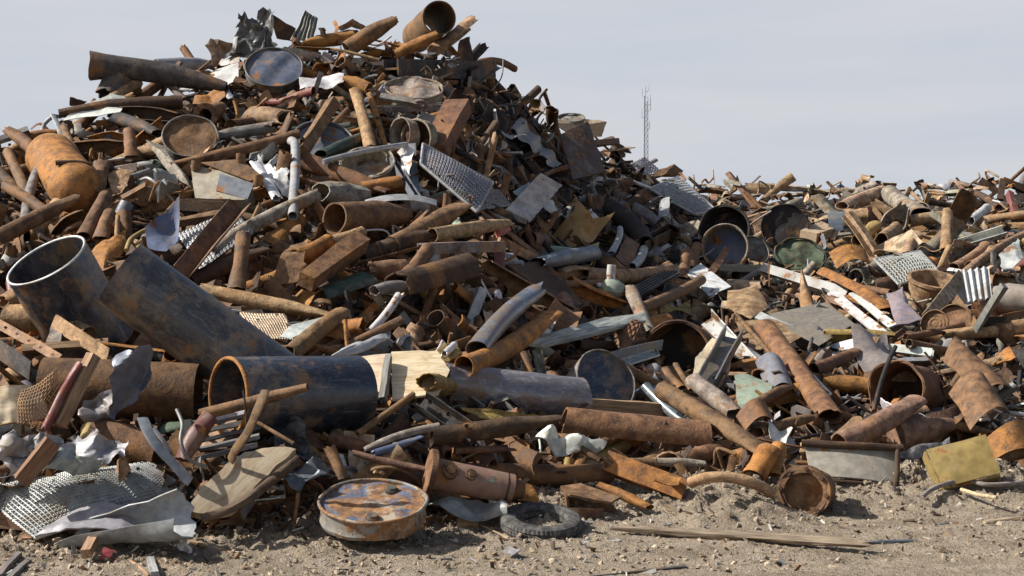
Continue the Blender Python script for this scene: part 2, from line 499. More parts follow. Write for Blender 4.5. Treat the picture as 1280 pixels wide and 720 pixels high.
def P(label, u1, v1, u2, v2, w, col='brown', mat='rust', d=.07, d2=None, up=.25, name=None, cat='pipe', lm=None, flange=0, fl_end=0,
      wall=None, bend=0.0, bdir=0.0, kink=0.0, crush=(0, 0), dent=.05, jag=(.0, .0), cut=(0, 0), arc=2 * PI, a0=0.0, taper=None, solid=False, roll=0.0, seg=20, rings=11, group=None, flare=0):
    ya = anchor([(u1, v1), (u2, v2)]); d2 = d if d2 is None else d2
    if name is None: name = pipe_kind(arc, mat, col, crush)
    p1, p2 = at(u1, v1, d, ya, up), at(u2, v2, d2, ya, up)
    M, L = frame_x(p1, p2, roll)
    r = w / 2 * ((p1.y + p2.y) / 2) / F; s = sd()
    if w < 30 and not solid and not any(crush) and rnd.random() < .6: crush = rnd.choice([(0, .55), (.5, 0), (.3, .4), (0, .8)])
    if w < 30 and not bend: bend, bdir = rnd.uniform(0, .035), rnd.uniform(0, 6)
    if w < 30 and dent == .05: dent = rnd.uniform(.05, .14)
    if w < 30 and jag == (0, 0) or jag == (.0, .0): jag = (rnd.uniform(0, .03), rnd.uniform(0, .03)) if w < 30 else jag
    rad = None
    if taper: rad = lambda t: 1 + (taper - 1) * t
    if flare: rad = lambda t: 1 + flare * max(0, 1 - t / .3) ** 2
    V, Fc = sweep(straight(L, rings, bend, bdir, kink), r, wall or min(max(.004, r * .1), .016), seg, arc, crusher(*crush) if any(crush) else None, rad, jag, cut, dent, s, solid, a0)
    o = link(name, V, Fc, mat, None, M, colour(col), 40)
    if flange:
        k = -L / 2 if fl_end == 0 else L / 2
        ro = r * flange; prof = [(r * .86, -.012), (ro, -.012), (ro, .012), (r * .86, .012), (r * .86, -.012)]
        fv, ff = lathe(prof, 28)
        fo = link('flange', [Vector((v.z + k, v.x, v.y)) for v in fv], ff, mat, o, None, colour(col), 30)
        fo['label'] = 'bolted end flange'
        for b in range(8):
            a = b * PI / 4; rb = (r + ro) / 2
            bv, bf = lathe([(0, .02), (.011, .02), (.011, -.02), (0, -.02)], 6)
            link('bolt', [Vector((v.z + k, v.x + rb * math.cos(a), v.y + rb * math.sin(a))) for v in bv], bf, 'rust', fo, None, colour('dark brown'), 30)
    return reg(o, label, cat, group, lm)

def B(label, u1, v1, u2, v2, w, sec='L', col='brown', mat='rust', d=.07, d2=None, up=.25, name='steel_beam', cat='beam', lm=None, roll=None, bend=0.0, bdir=0.0,
      twist=.2, kink=0.0, taper=1.0, group=None, warp=.006, holes=0):
    ya = anchor([(u1, v1), (u2, v2)]); d2 = d if d2 is None else d2
    p1, p2 = at(u1, v1, d, ya, up), at(u2, v2, d2, ya, up)
    M, L = frame_x(p1, p2, rnd.uniform(-.6, .6) if roll is None else roll)
    W_ = w * ((p1.y + p2.y) / 2) / F
    V, Fc = beam(L, W_, sec, 8, bend, bdir, twist, warp, sd(), kink, taper)
    o = link(name, V, Fc, mat, None, M, colour(col), 30)
    for h in range(holes):                       # bolt holes: short dark sockets let into the face
        x = (h + .5) / holes * L - L / 2
        hv, hf = lathe([(W_ * .15, .003), (W_ * .13, .004), (W_ * .1, -.004), (0, -.005)], 12)
        z = W_ * .07 if sec == 'flat' else W_ * .5
        link('bolt_hole', [Vector((v.x + x, v.y, v.z + z)) for v in hv], hf, 'rust', o, None, PAL['black'], 30)
    return reg(o, label, cat, group, lm)

def Q(label, pts, col='brown', mat='rust', d=.07, up=.25, name='torn_plate', cat='plate', lm=None, thick=.006, crumple=.012, freq=5, bow=0.0, fold=None, jag=.01, dd=None, group=None, flat=False):
    ya = anchor(pts)
    P3 = [at(u, v, d + (dd[i] if dd else 0), ya, up) for i, (u, v) in enumerate(pts)]
    M, V, Fc = poly_plate(P3, thick, crumple, freq, bow, fold, jag, sd())
    return reg(link(name, V, Fc, mat, None, M, colour(col), 38), label, cat, group, lm)

def G(label, pts, col='pale grey', mat='zinc', d=.08, up=.25, name='metal_sheet', cat='sheet', lm=None, dd=None, group=None, nu=26, nv=18, **kw):
    ya = anchor(pts)
    P4 = [at(u, v, d + (dd[i] if dd else 0), ya, up) for i, (u, v) in enumerate(pts)]
    M, V, Fc = grid_sheet(P4, nu, nv, seed=sd(), **kw)
    return reg(link(name, V, Fc, mat, None, M, colour(col), 40), label, cat, group, lm)

def X(label, pts, nu, nv, col='pale grey', mat='zinc', d=.08, up=.25, w=.008, t=.004, lm=None, frame=.012, name='expanded_metal_panel', cat='mesh panel', dd=None, diamond=True, bow=0.0, crumple=0.0, backing=None, fr_sides=(0, 1, 2, 3)):
    ya = anchor(pts)
    P4 = [at(u, v, d + (dd[i] if dd else 0), ya, up) for i, (u, v) in enumerate(pts)]
    M, V, Fc = lattice(P4, nu, nv, w, t, bow, crumple, sd(), diamond)
    o = link(name, V, Fc, mat, None, M, colour(col), 30, smooth=False)
    if frame:
        Mi = M.inverted(); L = [Mi @ p for p in P4]
        for i in fr_sides:
            a, b = L[i], L[(i + 1) % 4]
            C = [a.lerp(b, k / 8) for k in range(9)]
            if bow and i in (): pass
            v, f = sweep(C, frame, seg=6, solid=True, dent=.1, seed=sd())
            link('edge_bar', v, f, mat, o, None, colour(col), 40)
    return reg(o, label, cat, None, lm)

def W(label, pts, w, col='grey', mat='rust', up=.1, name='bent_rod', cat='rod', lm=None, hollow=False, smooth=6, group=None, arc=2 * PI, dent=.06, flat=0, a0=0.0):
    """bent rods, cables and curved pipes through (u, v, lift) points"""
    ya = anchor([(p[0], p[1]) for p in pts])
    C = [at(p[0], p[1], p[2] if len(p) > 2 else .07, ya, up) for p in pts]
    c = sum(C, Vector()) / len(C); r = w / 2 * c.y / F
    C = catmull([p - c for p in C], smooth) if smooth else [p - c for p in C]
    V, Fc = sweep(C, r, max(.003, r * .14), 12, arc, (lambda s: (1, flat)) if flat else None, None, (0, 0), (0, 0), dent, sd(), not hollow and arc > 6.28, a0)
    return reg(link(name, V, Fc, mat, None, Matrix.Translation(c), colour(col), 40), label, cat, group, lm)

def D(label, u, v, r, nx, nz, h=.12, col='brown', lidcol=None, mat='rust', lidmat=None, d=.1, up=.3, name='oil_drum', cat='drum', lm=None, open_=False, ribs=1, dent=.05, ring=True, bungs=0, recess=.018, group=None):
    """a drum, bucket or lid: (u, v) the middle of the face that shows, r its half width there, (nx, nz) which way the face looks"""
    ya = ysurf(u, v + r * .6)
    c = at(u, v, d, ya, up); R = r * c.y / F
    ny = -math.sqrt(max(.02, 1 - nx * nx - nz * nz))
    M = frame_n(c, (nx, ny, nz), rnd.uniform(0, 6)); s = sd()
    root = bpy.data.objects.new(name, None); COL.objects.link(root); root.matrix_world = M; root.empty_display_size = .1
    prof = [(R * .97, 0)]
    n = max(3, int(h / .02))
    for i in range(1, n + 1):
        z = -h * i / n; prof.append((R * (.97 + (.035 * max(0, math.cos(2 * PI * ribs * i / n + 2.2)) ** 3)), z))
    prof += [(R * .9, -h - .002), (R * .9, -h * .95)]
    if open_: prof = [(R * .93, -h * .9), (R * .93, 0)] + prof
    V, Fc = lathe(prof, 40, dent, s); link('body', V, Fc, mat, root, None, colour(col), 35)
    z = -recess if not open_ else -h * .9
    lp = [(R * .96, z)] + [(R * .96 * (1 - k / 7), z - .006 * (k % 2)) for k in range(1, 7)] + [(0, z - .003)]
    V, Fc = lathe(lp, 40, dent * 1.2, s + 4); link('base' if open_ else 'lid', [Vector((a.x, a.y, a.z)) for a in V], [f[::-1] for f in Fc], lidmat or mat, root, None, colour(lidcol or col), 40)
    if ring:
        C = [Vector((math.cos(a) * R, math.sin(a) * R, 0)) for a in [2 * PI * i / 40 for i in range(41)]]
        k = [1 + dent * noise.noise(Vector((p.x / R * 1.6, p.y / R * 1.6, s))) for p in C]
        V, Fc = sweep([p * q for p, q in zip(C, k)], max(.007, R * .035), seg=7, solid=True, seed=s); link('rim', V, Fc, mat, root, None, colour(col), 60)
    for b in range(bungs):
        V, Fc = lathe([(0, .014), (.026, .014), (.03, 0), (.036, 0), (.036, -.02)], 14); a = 1.1 + b * 2.6
        link('bung', [Vector((p.x + R * .68 * math.cos(a), p.y + R * .68 * math.sin(a), p.z - recess)) for p in V], Fc, 'rust', root, None, colour('dark grey'), 40)
    return reg(root, label, cat, group, lm)
# ------------------------------------------------------------------ light and sky
SUN = Vector((-.77, -.03, .62)).normalized()
w = bpy.data.worlds.new('World'); scene.world = w; w.use_nodes = True
nt = w.node_tree; bg = nt.nodes['Background']
sky = nt.nodes.new('ShaderNodeTexSky'); sky.sky_type = 'NISHITA'; sky.sun_disc = False
sky.sun_elevation = math.asin(SUN.z); sky.sun_rotation = math.atan2(SUN.x, SUN.y); sky.dust_density = 3.0; sky.air_density = 1.0
tc = nt.nodes.new('ShaderNodeTexCoord'); mp = nt.nodes.new('ShaderNodeMapping'); mp.inputs['Scale'].default_value = (2.2, 2.2, 16)
mp.inputs['Rotation'].default_value = (.1, .06, 0)
nz = nt.nodes.new('ShaderNodeTexNoise'); nz.inputs['Scale'].default_value = 2.0; nz.inputs['Detail'].default_value = 5
mr = nt.nodes.new('ShaderNodeMapRange'); mr.inputs[1].default_value = .3; mr.inputs[2].default_value = .72; mr.inputs[3].default_value = .95; mr.inputs[4].default_value = 1.0
sx = nt.nodes.new('ShaderNodeSeparateXYZ'); hz = nt.nodes.new('ShaderNodeMapRange'); hz.inputs[1].default_value = .12; hz.inputs[2].default_value = .29; hz.inputs[3].default_value = 1.0; hz.inputs[4].default_value = .06
hm = nt.nodes.new('ShaderNodeMath'); hm.operation = 'MULTIPLY'
nt.links.new(tc.outputs['Generated'], sx.inputs[0]); nt.links.new(sx.outputs[2], hz.inputs[0])          # haze thins out towards the zenith
cv = nt.nodes.new('ShaderNodeMix'); cv.data_type = 'RGBA'; cc = nt.nodes.new('ShaderNodeMix'); cc.data_type = 'RGBA'; cc.inputs[6].default_value = (6.05, 6.5, 7.25, 1); cc.inputs[7].default_value = (6.6, 6.8, 7.25, 1)
nt.links.new(tc.outputs['Generated'], mp.inputs[0]); nt.links.new(mp.outputs[0], nz.inputs['Vector']); nt.links.new(nz.outputs[0], mr.inputs[0])
mc = nt.nodes.new('ShaderNodeMapRange'); mc.inputs[1].default_value = .36; mc.inputs[2].default_value = .64
nt.links.new(nz.outputs[0], mc.inputs[0]); nt.links.new(mc.outputs[0], cc.inputs[0]); nt.links.new(cc.outputs[2], cv.inputs[7])
nt.links.new(mr.outputs[0], hm.inputs[0]); nt.links.new(hz.outputs[0], hm.inputs[1]); nt.links.new(hm.outputs[0], cv.inputs[0]); nt.links.new(sky.outputs[0], cv.inputs[6]); nt.links.new(cv.outputs[2], bg.inputs[0])
bg.inputs[1].default_value = .069
sl = bpy.data.lights.new('sun', 'SUN'); sl.energy = 5.0; sl.angle = math.radians(.5); sl.color = (1, .955, .88)
so = bpy.data.objects.new('sun', sl); COL.objects.link(so); so.rotation_euler = SUN.to_track_quat('Z', 'Y').to_euler(); so.location = (-20, -10, 20)
scene.view_settings.view_transform = 'Standard'; scene.view_settings.look = 'None'; scene.view_settings.gamma = 1; scene.view_settings.use_curve_mapping = False
scene.view_settings.exposure = .49

# ------------------------------------------------------------------ ground: one sheet out to the horizon, finely worked where it is near
def axis(dense, far): return sorted(set(dense + [s * k for k in far for s in (1, -1)]))
xs = axis([-3.3 + .019 * i for i in range(348)], [3.36, 3.45, 3.6, 3.8, 4.1, 4.5, 5, 6, 8, 12, 20, 40, 90, 250, 900, 4000])
ys = [-200, -40, -5, 2, 5, 6.3] + [6.9 + .02 * i for i in range(175)] + [10.42 + .06 * i for i in range(32)] + [12.4, 13.5, 15, 18, 22, 28, 40, 70, 150, 400, 1200, 5000]
def foot_y(x, y):
    u = 640 + F * x / max(y, 5)
    return CH / -ray(u, lerp_tab(FOOT, u))[1]
def ground_z(x, y):
    if abs(x) > 5.2 or not 6.6 < y < 12: return 0.0
    p = Vector((x, y, 0)); fy = foot_y(x, y); t = y - fy
    z = .02 * noise.noise(p * 1.4) + .012 * noise.noise(p * 5)
    rough = max(.14, min(1.25, 1.25 + t / .85)) if t < 0 else 1.25
    z += rough * (.026 * noise.noise(p * 60) + .03 * abs(noise.noise(p * 27))) + .005 * noise.noise(p * 60)
    z += rough * (.045 * abs(noise.noise(p * 7)) + .034 * noise.noise(p * 17) + .018 * noise.noise(p * 41))
    z += .10 * math.exp(-((t + .05) / .38) ** 2) * (.55 + .6 * noise.noise(Vector((x * 1.7, 3, y))))
    for (hu, hv, hr, hh) in ((868, 640, .5, .09), (930, 650, .4, .06), (1100, 622, .5, .09), (1250, 622, .4, .09)):
        h = at(hu, hv); q = ((x - h.x) ** 2 + ((y - h.y) * .8) ** 2) / hr ** 2
        if q < 6: z += hh * math.exp(-q * 1.6) * (1 + .5 * noise.noise(p * 11))
    z -= .02 * math.exp(-((y - 7.95 - .12 * x * .2) / .16) ** 2) + .015 * math.exp(-((y - 8.45) / .12) ** 2)
    return z
V = [(x, y, ground_z(x, y)) for y in ys for x in xs]; m = len(xs)
Fc = [(j * m + i, j * m + i + 1, (j + 1) * m + i + 1, (j + 1) * m + i) for j in range(len(ys) - 1) for i in range(m - 1)]
g = link('ground', V, Fc, 'dirt', sharp=180); g['kind'] = 'structure'

# ------------------------------------------------------------------ the heap itself: a mound of packed scrap under the pieces one can tell apart
us = list(range(-420, 1740, 12)); rows = []
for u in us:
    y0, yc, zc, s = column(u); rows.append([])
    vf, vc = lerp_tab(FOOT, u), lerp_tab(CREST, u)
    for k in range(40):
        if k < 34:
            v = vf + (vc - vf) * (k / 33) ** .8; y = yskin(u, v) + .22; z = CH + ray(u, v)[1] * (y - .22) - .12
        else: y = yc + .22 + (k - 33) * 1.0; z = zc - .2 - .6 * (y - yc)
        x = ray(u, 300)[0] * y
        p = Vector((x, y, z)); z += .10 * noise.noise(p * 1.8) + .05 * noise.noise(p * 5)
        rows[-1].append((x, y, max(z, -.15)))
V = [p for r in rows for p in r]; m = 40
Fc = [(i * m + j, (i + 1) * m + j, (i + 1) * m + j + 1, i * m + j + 1) for i in range(len(us) - 1) for j in range(m - 1)]
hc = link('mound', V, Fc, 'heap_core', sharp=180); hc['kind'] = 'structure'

# ------------------------------------------------------------------ the far radio mast
def mast():
    Y = 190.0; top = at(807, 108); dx, dz = ray(807, 108); x = dx * Y; H = CH + dz * Y; wd = .62
    root = bpy.data.objects.new('lattice_mast', None); COL.objects.link(root); root.location = (x, Y, 0)
    ang = [PI / 2 + .3 + 2 * PI * k / 3 for k in range(3)]
    def pos(k, z):
        t = wd * (1 - .35 * max(0, z / H)) / 1.73; return Vector((math.cos(ang[k]) * t, math.sin(ang[k]) * t, z))
    for k in range(3):
        v, f = sweep([pos(k, 0), pos(k, H * .5), pos(k, H * .93)], .042, seg=6, solid=True); link('leg', v, f, 'mast_steel', root)
    V, Fc = [], []
    z, st = 0.0, .62
    while z + st < H * .93:
        for k in range(3):
            for a, b in ((pos(k, z), pos((k + 1) % 3, z + st)), (pos((k + 1) % 3, z), pos(k, z + st)), (pos(k, z + st), pos((k + 1) % 3, z + st))):
                v, f = sweep([a, (a + b) / 2, b], .025, seg=4, solid=True); n = len(V); V += v; Fc += [tuple(i + n for i in q) for q in f]
        z += st
    link('bracing', V, Fc, 'mast_steel', root)
    v, f = sweep([Vector((0, 0, H * .9)), Vector((0, 0, H * .95)), Vector((0, 0, H))], .04, seg=6, solid=True); link('antenna', v, f, 'mast_steel', root)
    for (z, sx, l) in ((.965, .35, .9), (.93, -.35, .8), (.87, .55, 1.2), (.83, .55, 1.2), (.78, -.4, 1.0), (.70, .45, .9)):
        v, f = sweep([Vector((0, 0, H * z)), Vector((sx * .6, 0, H * z)), Vector((sx, 0, H * z + .1)), Vector((sx, 0, H * z + l * .6)), Vector((sx, 0, H * z + l))], .035, seg=5, solid=True)
        link('antenna', v, f, 'mast_steel', root)
    reg(root, 'slim pale lattice radio mast rising far away behind the heap', 'radio mast', None, 'the radio mast')
mast()
# ------------------------------------------------------------------ pieces one can tell apart, each where it lies on the heap
# --- summit
P('wide dark pipe with a flared mouth jutting out over the sky at the upper end', 114, 82, 282, 110, 28, 'dark grey', d=.1, flare=.35, dent=.05, lm='the flared dark pipe', name='flared_pipe', bend=.03, bdir=1.5)
P('pale grey pipe lying behind the wide flared dark pipe', 196, 84, 268, 80, 20, 'pale grey', 'zinc', d=-.1)
Q('smooth white sheet tucked behind the flared dark pipe', [(222, 112), (236, 98), (298, 78), (297, 96), (262, 114)], 'white', 'chipped_paint', d=.05, crumple=.02, lm='the white sheet by the flared pipe')
Q('white sheet edge showing above the long dark brown pipe', [(78, 150), (92, 136), (140, 117), (164, 122), (150, 140)], 'white', 'chipped_paint', d=.3)
Q('dark scrap flap standing against the sky above the white sheet edge', [(88, 132), (88, 121), (109, 127), (100, 134)], 'dark brown', d=0)
G('crumpled glossy black and silver sheet standing at the top of the heap', [(284, 70), (296, 18), (352, 15), (346, 76)], 'dark grey', 'dark_film', d=.2, up=.7, crumple=.086, freq=3.4, jag=.06, thick=.01, lm='the crumpled black sheet', name='crumpled_sheet')
Q('torn pale tan plate left of the crumpled black sheet', [(254, 58), (264, 47), (276, 50), (296, 56), (292, 68), (268, 82)], 'pale tan', d=.12, up=.6, crumple=.05)
Q('dark pointed plate standing right of the crumpled black sheet', [(334, 15), (372, 37), (368, 52), (346, 48)], 'dark brown', d=.1, up=.5)
G('narrow pale ribbed grey strip standing on the summit', [(362, 50), (380, 13), (399, 22), (392, 52)], 'pale grey', 'zinc', d=.12, up=.7, corr=(5, .02, 'v'), name='ribbed_strip', crumple=.02)
D('round blue painted drum lid, scratched, resting high under the crumpled sheet', 342, 84, 36, .10, .70, .10, 'dark grey', (.085, .10, .16), 'chipped_paint', lm='the blue drum lid', d=.32, ribs=2, recess=.008)
P('pipe with a slit oval mouth lying left of the upward pointing pipe', 378, 54, 440, 47, 16, 'orange', crush=(.7, 0), d=.12, cut=(.6, 0))
P('thick brown pipe pointing up to the sky with a crushed tip', 434, 62, 490, 27, 21, 'brown', crush=(0, .5), jag=(0, .05), d=.2, up=.6, lm='the pipe pointing at the sky')
Q('curled dark sheet scrap behind the pipe pointing up', [(392, 52), (402, 39), (436, 36), (458, 44), (440, 54)], 'dark brown', d=0, crumple=.05, bow=.05)
Q('curled grey brown ribbon of sheet on the skyline', [(419, 36), (440, 24), (457, 33), (452, 38), (440, 32), (428, 38)], 'grey tan', d=.02, up=.6, crumple=.04)
P('big open pipe on the summit with its round black mouth facing out', 549, 22, 522, 46, 41, 'brown', d=.8, d2=-.8, lm='the big open pipe on the summit', wall=.012, seg=28)
P('rusty pipe with a dark open end just below the big summit pipe', 495, 68, 545, 44, 15, 'orange', d=.25, d2=.42, up=.6)
P('torn half pipe slanting up right of the big summit pipe', 545, 66, 589, 33, 24, 'tan', arc=3.4, a0=.4, jag=(.02, .08), d=.15, up=.7)
Q('dark plate standing below the torn half pipe on the skyline', [(570, 76), (575, 50), (587, 46), (592, 76)], 'dark brown', d=.0, up=.7)
B('long dark steel beam lying level just under the summit', 488, 86, 610, 88, 23, 'I', 'dark grey', d=.3, d2=.25, roll=PI / 2, twist=0, lm='the level dark beam', warp=.002, up=.6)
P('thick dark bar poking out right into the sky', 596, 80, 643, 86, 9, 'reddish brown', solid=True, d=.1, bend=.05, bdir=1.5, name='steel_bar', cat='bar')
P('thin tan rod lying in front of the pipe pointing up', 414, 61, 473, 75, 4, 'tan', solid=True, d=.3, name='thin_rod', cat='rod')
G('white crumpled sheet strip right of the blue drum lid', [(374, 96), (430, 91), (430, 104), (376, 110)], 'white', 'chipped_paint', d=.15, crumple=.025, nu=16, nv=6)
W('black pipe hook above the standing brown pipe', [(434, 100, .25), (431, 90, .28), (438, 82, .3), (447, 83, .28), (448, 92, .25)], 7, 'black', hollow=True, name='pipe_elbow', cat='pipe')
P('standing brown pipe below the black hook, flared at its foot', 444, 113, 463, 186, 13, 'tan', taper=1.25, d=.3, up=.5, lm='the standing brown pipe')
P('short orange brown pipe slanting at the top of the standing pipe', 436, 99, 460, 110, 15, 'orange', d=.3)
P('slim orange rod pipe right of the standing brown pipe', 462, 118, 481, 184, 8, 'orange', d=.22, up=.5)
D('flattened tan drum end lying level under the dark beam', 517, 110, 36, .05, .9, .1, 'grey tan', 'grey tan', d=.2, lm='the flattened tan drum end', dent=.09)
B('grey flat bar lying below the flattened drum end', 468, 136, 553, 132, 10, 'U', 'grey', d=.2, twist=.1)
def rod_end():
    o = B('grey connecting rod with a round eye under the drum end', 476, 121, 522, 129, 7, 'bar', 'grey', d=.34, name='connecting_rod', cat='rod', twist=0)
    L = max(v.co.x for v in o.data.vertices)
    C = [Vector((L + .03 + math.cos(a) * .045, math.sin(a) * .045, 0)) for a in [2 * PI * i / 16 for i in range(17)]]
    v, f = sweep(C, .016, seg=8, solid=True); link('eye', v, f, 'rust', o, None, colour('grey'), 50)
rod_end()
B('square brown bar slanting down left of the standing pipe', 378, 190, 417, 128, 14, 'bar', 'brown', d=.22, up=.4)
D('large blue grey disc half buried behind the square bar', 402, 178, 40, .1, .72, .06, 'blue grey', 'blue grey', 'chipped_paint', d=.02, lm='the half buried blue disc', name='metal_disc', cat='disc')
P('grey green pipe with an open left end above the round pan', 402, 192, 462, 169, 16, 'dark green', 'chipped_paint', d=.32, d2=.12)
P('slim pale grey rod crossing over the round tan pan', 405, 202, 507, 181, 7, 'pale grey', 'zinc', solid=True, d=.5, name='thin_rod', cat='rod')
D('shallow round tan pan with a dented floor', 459, 203, 34, -.05, .8, .14, 'grey tan', 'grey tan', d=.34, open_=True, lm='the round tan pan', name='metal_pan', cat='pan', ribs=0, dent=.07)
for k, (u, v, r, nx) in enumerate(((500, 168, 21, -.75), (520, 174, 25, -.62))):
    D(('smaller rusty wheel drum leaning left beside the tan pan', 'larger rusty wheel drum leaning against the smaller one')[k], u, v, r, nx, .05, .1, 'grey tan', 'dark brown', d=.3 - .08 * k, open_=True, ribs=1, name='wheel_drum', cat='wheel', lm=('the two wheel drums', None)[k])
Q('crumpled white bag caught under the wheel drums', [(497, 186), (519, 182), (516, 208), (505, 222), (502, 206)], 'white', 'chipped_paint', d=.42, crumple=.04, name='crumpled_bag', cat='bag')
B('long grey flat bar slanting down below the round pan', 488, 196, 521, 246, 10, 'U', 'blue grey', 'zinc', d=.3, twist=0)
B('short grey flat bar right of the crumpled white bag', 516, 203, 521, 240, 9, 'flat', 'blue grey', 'zinc', d=.2)
X('long pale perforated tread panel sloping down right in the middle', [(529, 180), (616, 228), (596, 265), (526, 205)], 24, 10, 'pale grey', d=.42, w=.011, lm='the perforated tread panel', frame=.013, bow=.05)
X('small grey grating lying at the foot of the tread panel', [(600, 244), (622, 238), (637, 256), (598, 262)], 9, 6, 'grey', 'zinc', d=.4, w=.014)
B('upright brown box section with a sunlit top end', 573, 132, 543, 190, 32, 'box', 'reddish brown', d=.36, d2=.1, up=.5, lm='the upright brown box section', twist=.1, name='box_section')
G('ribbed grey metal mat lying half in shadow on the slope', [(675, 217), (702, 232), (662, 278), (632, 262)], 'pale grey', 'zinc', d=.34, corr=(7, .022, 'v'), up=.4, lm='the ribbed grey mat', nv=56, name='ribbed_mat', cat='mat')
Q('pale blue scrap sheet behind the ribbed grey mat', [(640, 240), (661, 228), (672, 236), (652, 248)], 'pale grey', 'zinc', d=.2)
Q('white folded sheet peeping out below the ribbed grey mat', [(676, 256), (688, 250), (705, 266), (690, 273)], 'white', 'chipped_paint', d=.2, crumple=.03)
G('long ribbed grey panel lying in the shaded slope', [(637, 160), (650, 147), (704, 205), (692, 210)], 'grey', 'zinc', d=.25, corr=(3, .02, 'v'), lm='the long ribbed panel', crumple=.01, nv=30, name='ribbed_sheet', cat='panel')
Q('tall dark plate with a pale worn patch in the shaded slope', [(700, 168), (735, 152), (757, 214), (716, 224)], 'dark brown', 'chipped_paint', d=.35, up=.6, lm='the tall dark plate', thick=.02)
Q('crumpled cream sheet on the ridge above the tall dark plate', [(688, 154), (704, 148), (737, 149), (758, 152), (750, 172), (706, 168)], 'pale tan', 'plywood', d=.25, up=.6, crumple=.05)
D('small grey lid lying flat on the ridge', 714, 147, 17, 0, .93, .04, 'grey', d=.15, name='steel_disc', cat='disc')
B('brown flat bar lying level on the descending ridge', 733, 181, 769, 177, 12, 'box', 'brown', d=.2)
B('long tan plank jutting out right of the ridge', 738, 192, 790, 184, 9, 'flat', 'tan', 'old_wood', d=.22, name='wooden_plank', cat='plank', roll=0)
Q('bright crumpled wood scrap on the ridge below the tan plank', [(716, 202), (742, 197), (758, 205), (748, 214), (722, 214)], 'tan', 'old_wood', d=.15, crumple=.04)
X('scrap of grey wire netting on the ridge before the radio mast', [(790, 203), (806, 196), (826, 213), (800, 219)], 8, 7, 'pale grey', d=.1, w=.016, frame=0, name='wire_netting', up=.6)
Q('folded brown plate on the skyline right of the wire netting', [(806, 222), (822, 213), (842, 207), (852, 216), (847, 224), (830, 220)], 'brown', d=.15, up=.4, crumple=.04, lm='the folded plate by the mast', thick=.02)
X('broad pale perforated cover sloping off the right end of the ridge', [(812, 236), (848, 221), (896, 264), (868, 268)], 18, 12, 'pale grey', d=.2, w=.022, lm='the broad perforated cover', name='perforated_cover', cat='cover', frame=.02, bow=.08)
Q('light green plate lying on the broad perforated cover', [(829, 236), (843, 232), (853, 250), (834, 255)], 'pale green', 'chipped_paint', d=.4)
B('pale upright board end below the light green plate', 831, 248, 830, 270, 13, 'flat', 'pale grey', 'old_wood', d=.4, roll=.2, twist=0, name='board', cat='board')
W('white slim rod slanting off the ridge left of the perforated cover', [(778, 222, .2), (812, 235, .2)], 5, 'white', 'zinc', smooth=0)
# --- upper left slope
P('long dark brown pipe lying along the left skyline', 74, 142, 228, 128, 18, 'dark brown', d=.22, lm='the long dark skyline pipe', crush=(.5, 0), bend=.02, bdir=1.5)
P('dark split pipe below the long skyline pipe', 152, 140, 222, 147, 18, 'dark brown', arc=4.2, a0=1.0, d=.2)
P('dark pipe with a slanted open mouth under the split pipe', 144, 147, 196, 166, 17, 'dark grey', cut=(.8, 0), d=.25)
P('short tan pipe slanting up to the flared dark pipe', 131, 130, 172, 104, 14, 'tan', d=.25)
P('squat black box of pipe under the flared dark pipe', 135, 116, 158, 86, 34, 'dark grey', d=.2, crush=(.3, .3), jag=(.05, .05), dent=.15)
P('flanged pipe end facing out with a dark round bore', 257, 144, 275, 138, 22, 'brown', d=.42, d2=-.05, flange=1.4, lm='the flanged pipe end', name='flanged_pipe', wall=.02)
Q('bent orange plate above the flanged pipe end', [(240, 128), (252, 118), (278, 111), (282, 122), (262, 130)], 'orange', d=.25, crumple=.03)
D('rusty drum lid with orange stains lying on the left upper slope', 238, 170, 34, .15, .62, .2, 'grey', 'brown', d=.4, lm='the orange stained drum lid')
P('grey pipe with a torn orange tip right of the stained drum lid', 262, 172, 332, 160, 15, 'grey', jag=(0, .1), d=.22)
P('long brown crushed pipe crossing below the stained drum lid', 212, 205, 372, 167, 14, 'brown', crush=(.8, .2), d=.5, d2=.42, lm='the long crushed pipe', bend=-.02, bdir=1.5)
W('white bent pipe hanging down from the end of the long crushed pipe', [(364, 176, .46), (369, 182, .5), (369, 215, .48), (367, 245, .46), (366, 270, .46)], 12, 'pale grey', 'chipped_paint', hollow=True, name='white_pipe', cat='pipe', lm='the white hanging pipe')
Q('pale grey sack of sheet below the stained drum lid', [(182, 176), (206, 180), (236, 226), (238, 236), (214, 218)], 'grey tan', d=.3, bow=.06, crumple=.02)
def housing():
    pts = [(238, 206), (312, 222), (306, 250), (244, 248)]; ya = anchor(pts)
    P3 = [at(u, v, .35, ya, .6) for u, v in pts]; M, V, Fc = poly_plate(P3, .22, .006, 4, 0, None, .004, 2)
    o = link('machine_housing', V, Fc, 'chipped_paint', None, M, colour('grey tan'), 38)
    def face(u, v, dd): return M.inverted() @ at(u, v, .35 + dd, ya, .6)
    a, b, c_, d_ = [face(*q, .012) for q in ((275, 217), (318, 229), (309, 249), (270, 238))]
    M2, V2, F2 = poly_plate([a, b, c_, d_], .012, .002, 4, 0, None, 0, 3); link('panel', V2, F2, 'chipped_paint', o, M2, PAL['blue grey'], 38)
    a, b, c_, d_ = [face(*q, .03) for q in ((250, 203), (300, 199), (330, 221), (312, 226))]
    M2, V2, F2 = poly_plate([a, b, c_, d_], .015, .006, 4, 0, None, 0, 4); link('cover', V2, F2, 'rust', o, M2, colour('brown'), 38)
    for (u, v) in ((301, 203), (323, 230), (245, 212)):
        C = [face(u, v, .0), face(u, v - 6, .06), face(u, v - 11, .09)]; V2, F2 = sweep(C, .035, .006, 12); link('spout', V2, F2, 'rust', o, None, colour('brown'), 40)
    reg(o, 'tan grey machine housing with a pale blue panel set in it', 'machine housing', None, 'the housing with a blue panel')
housing()
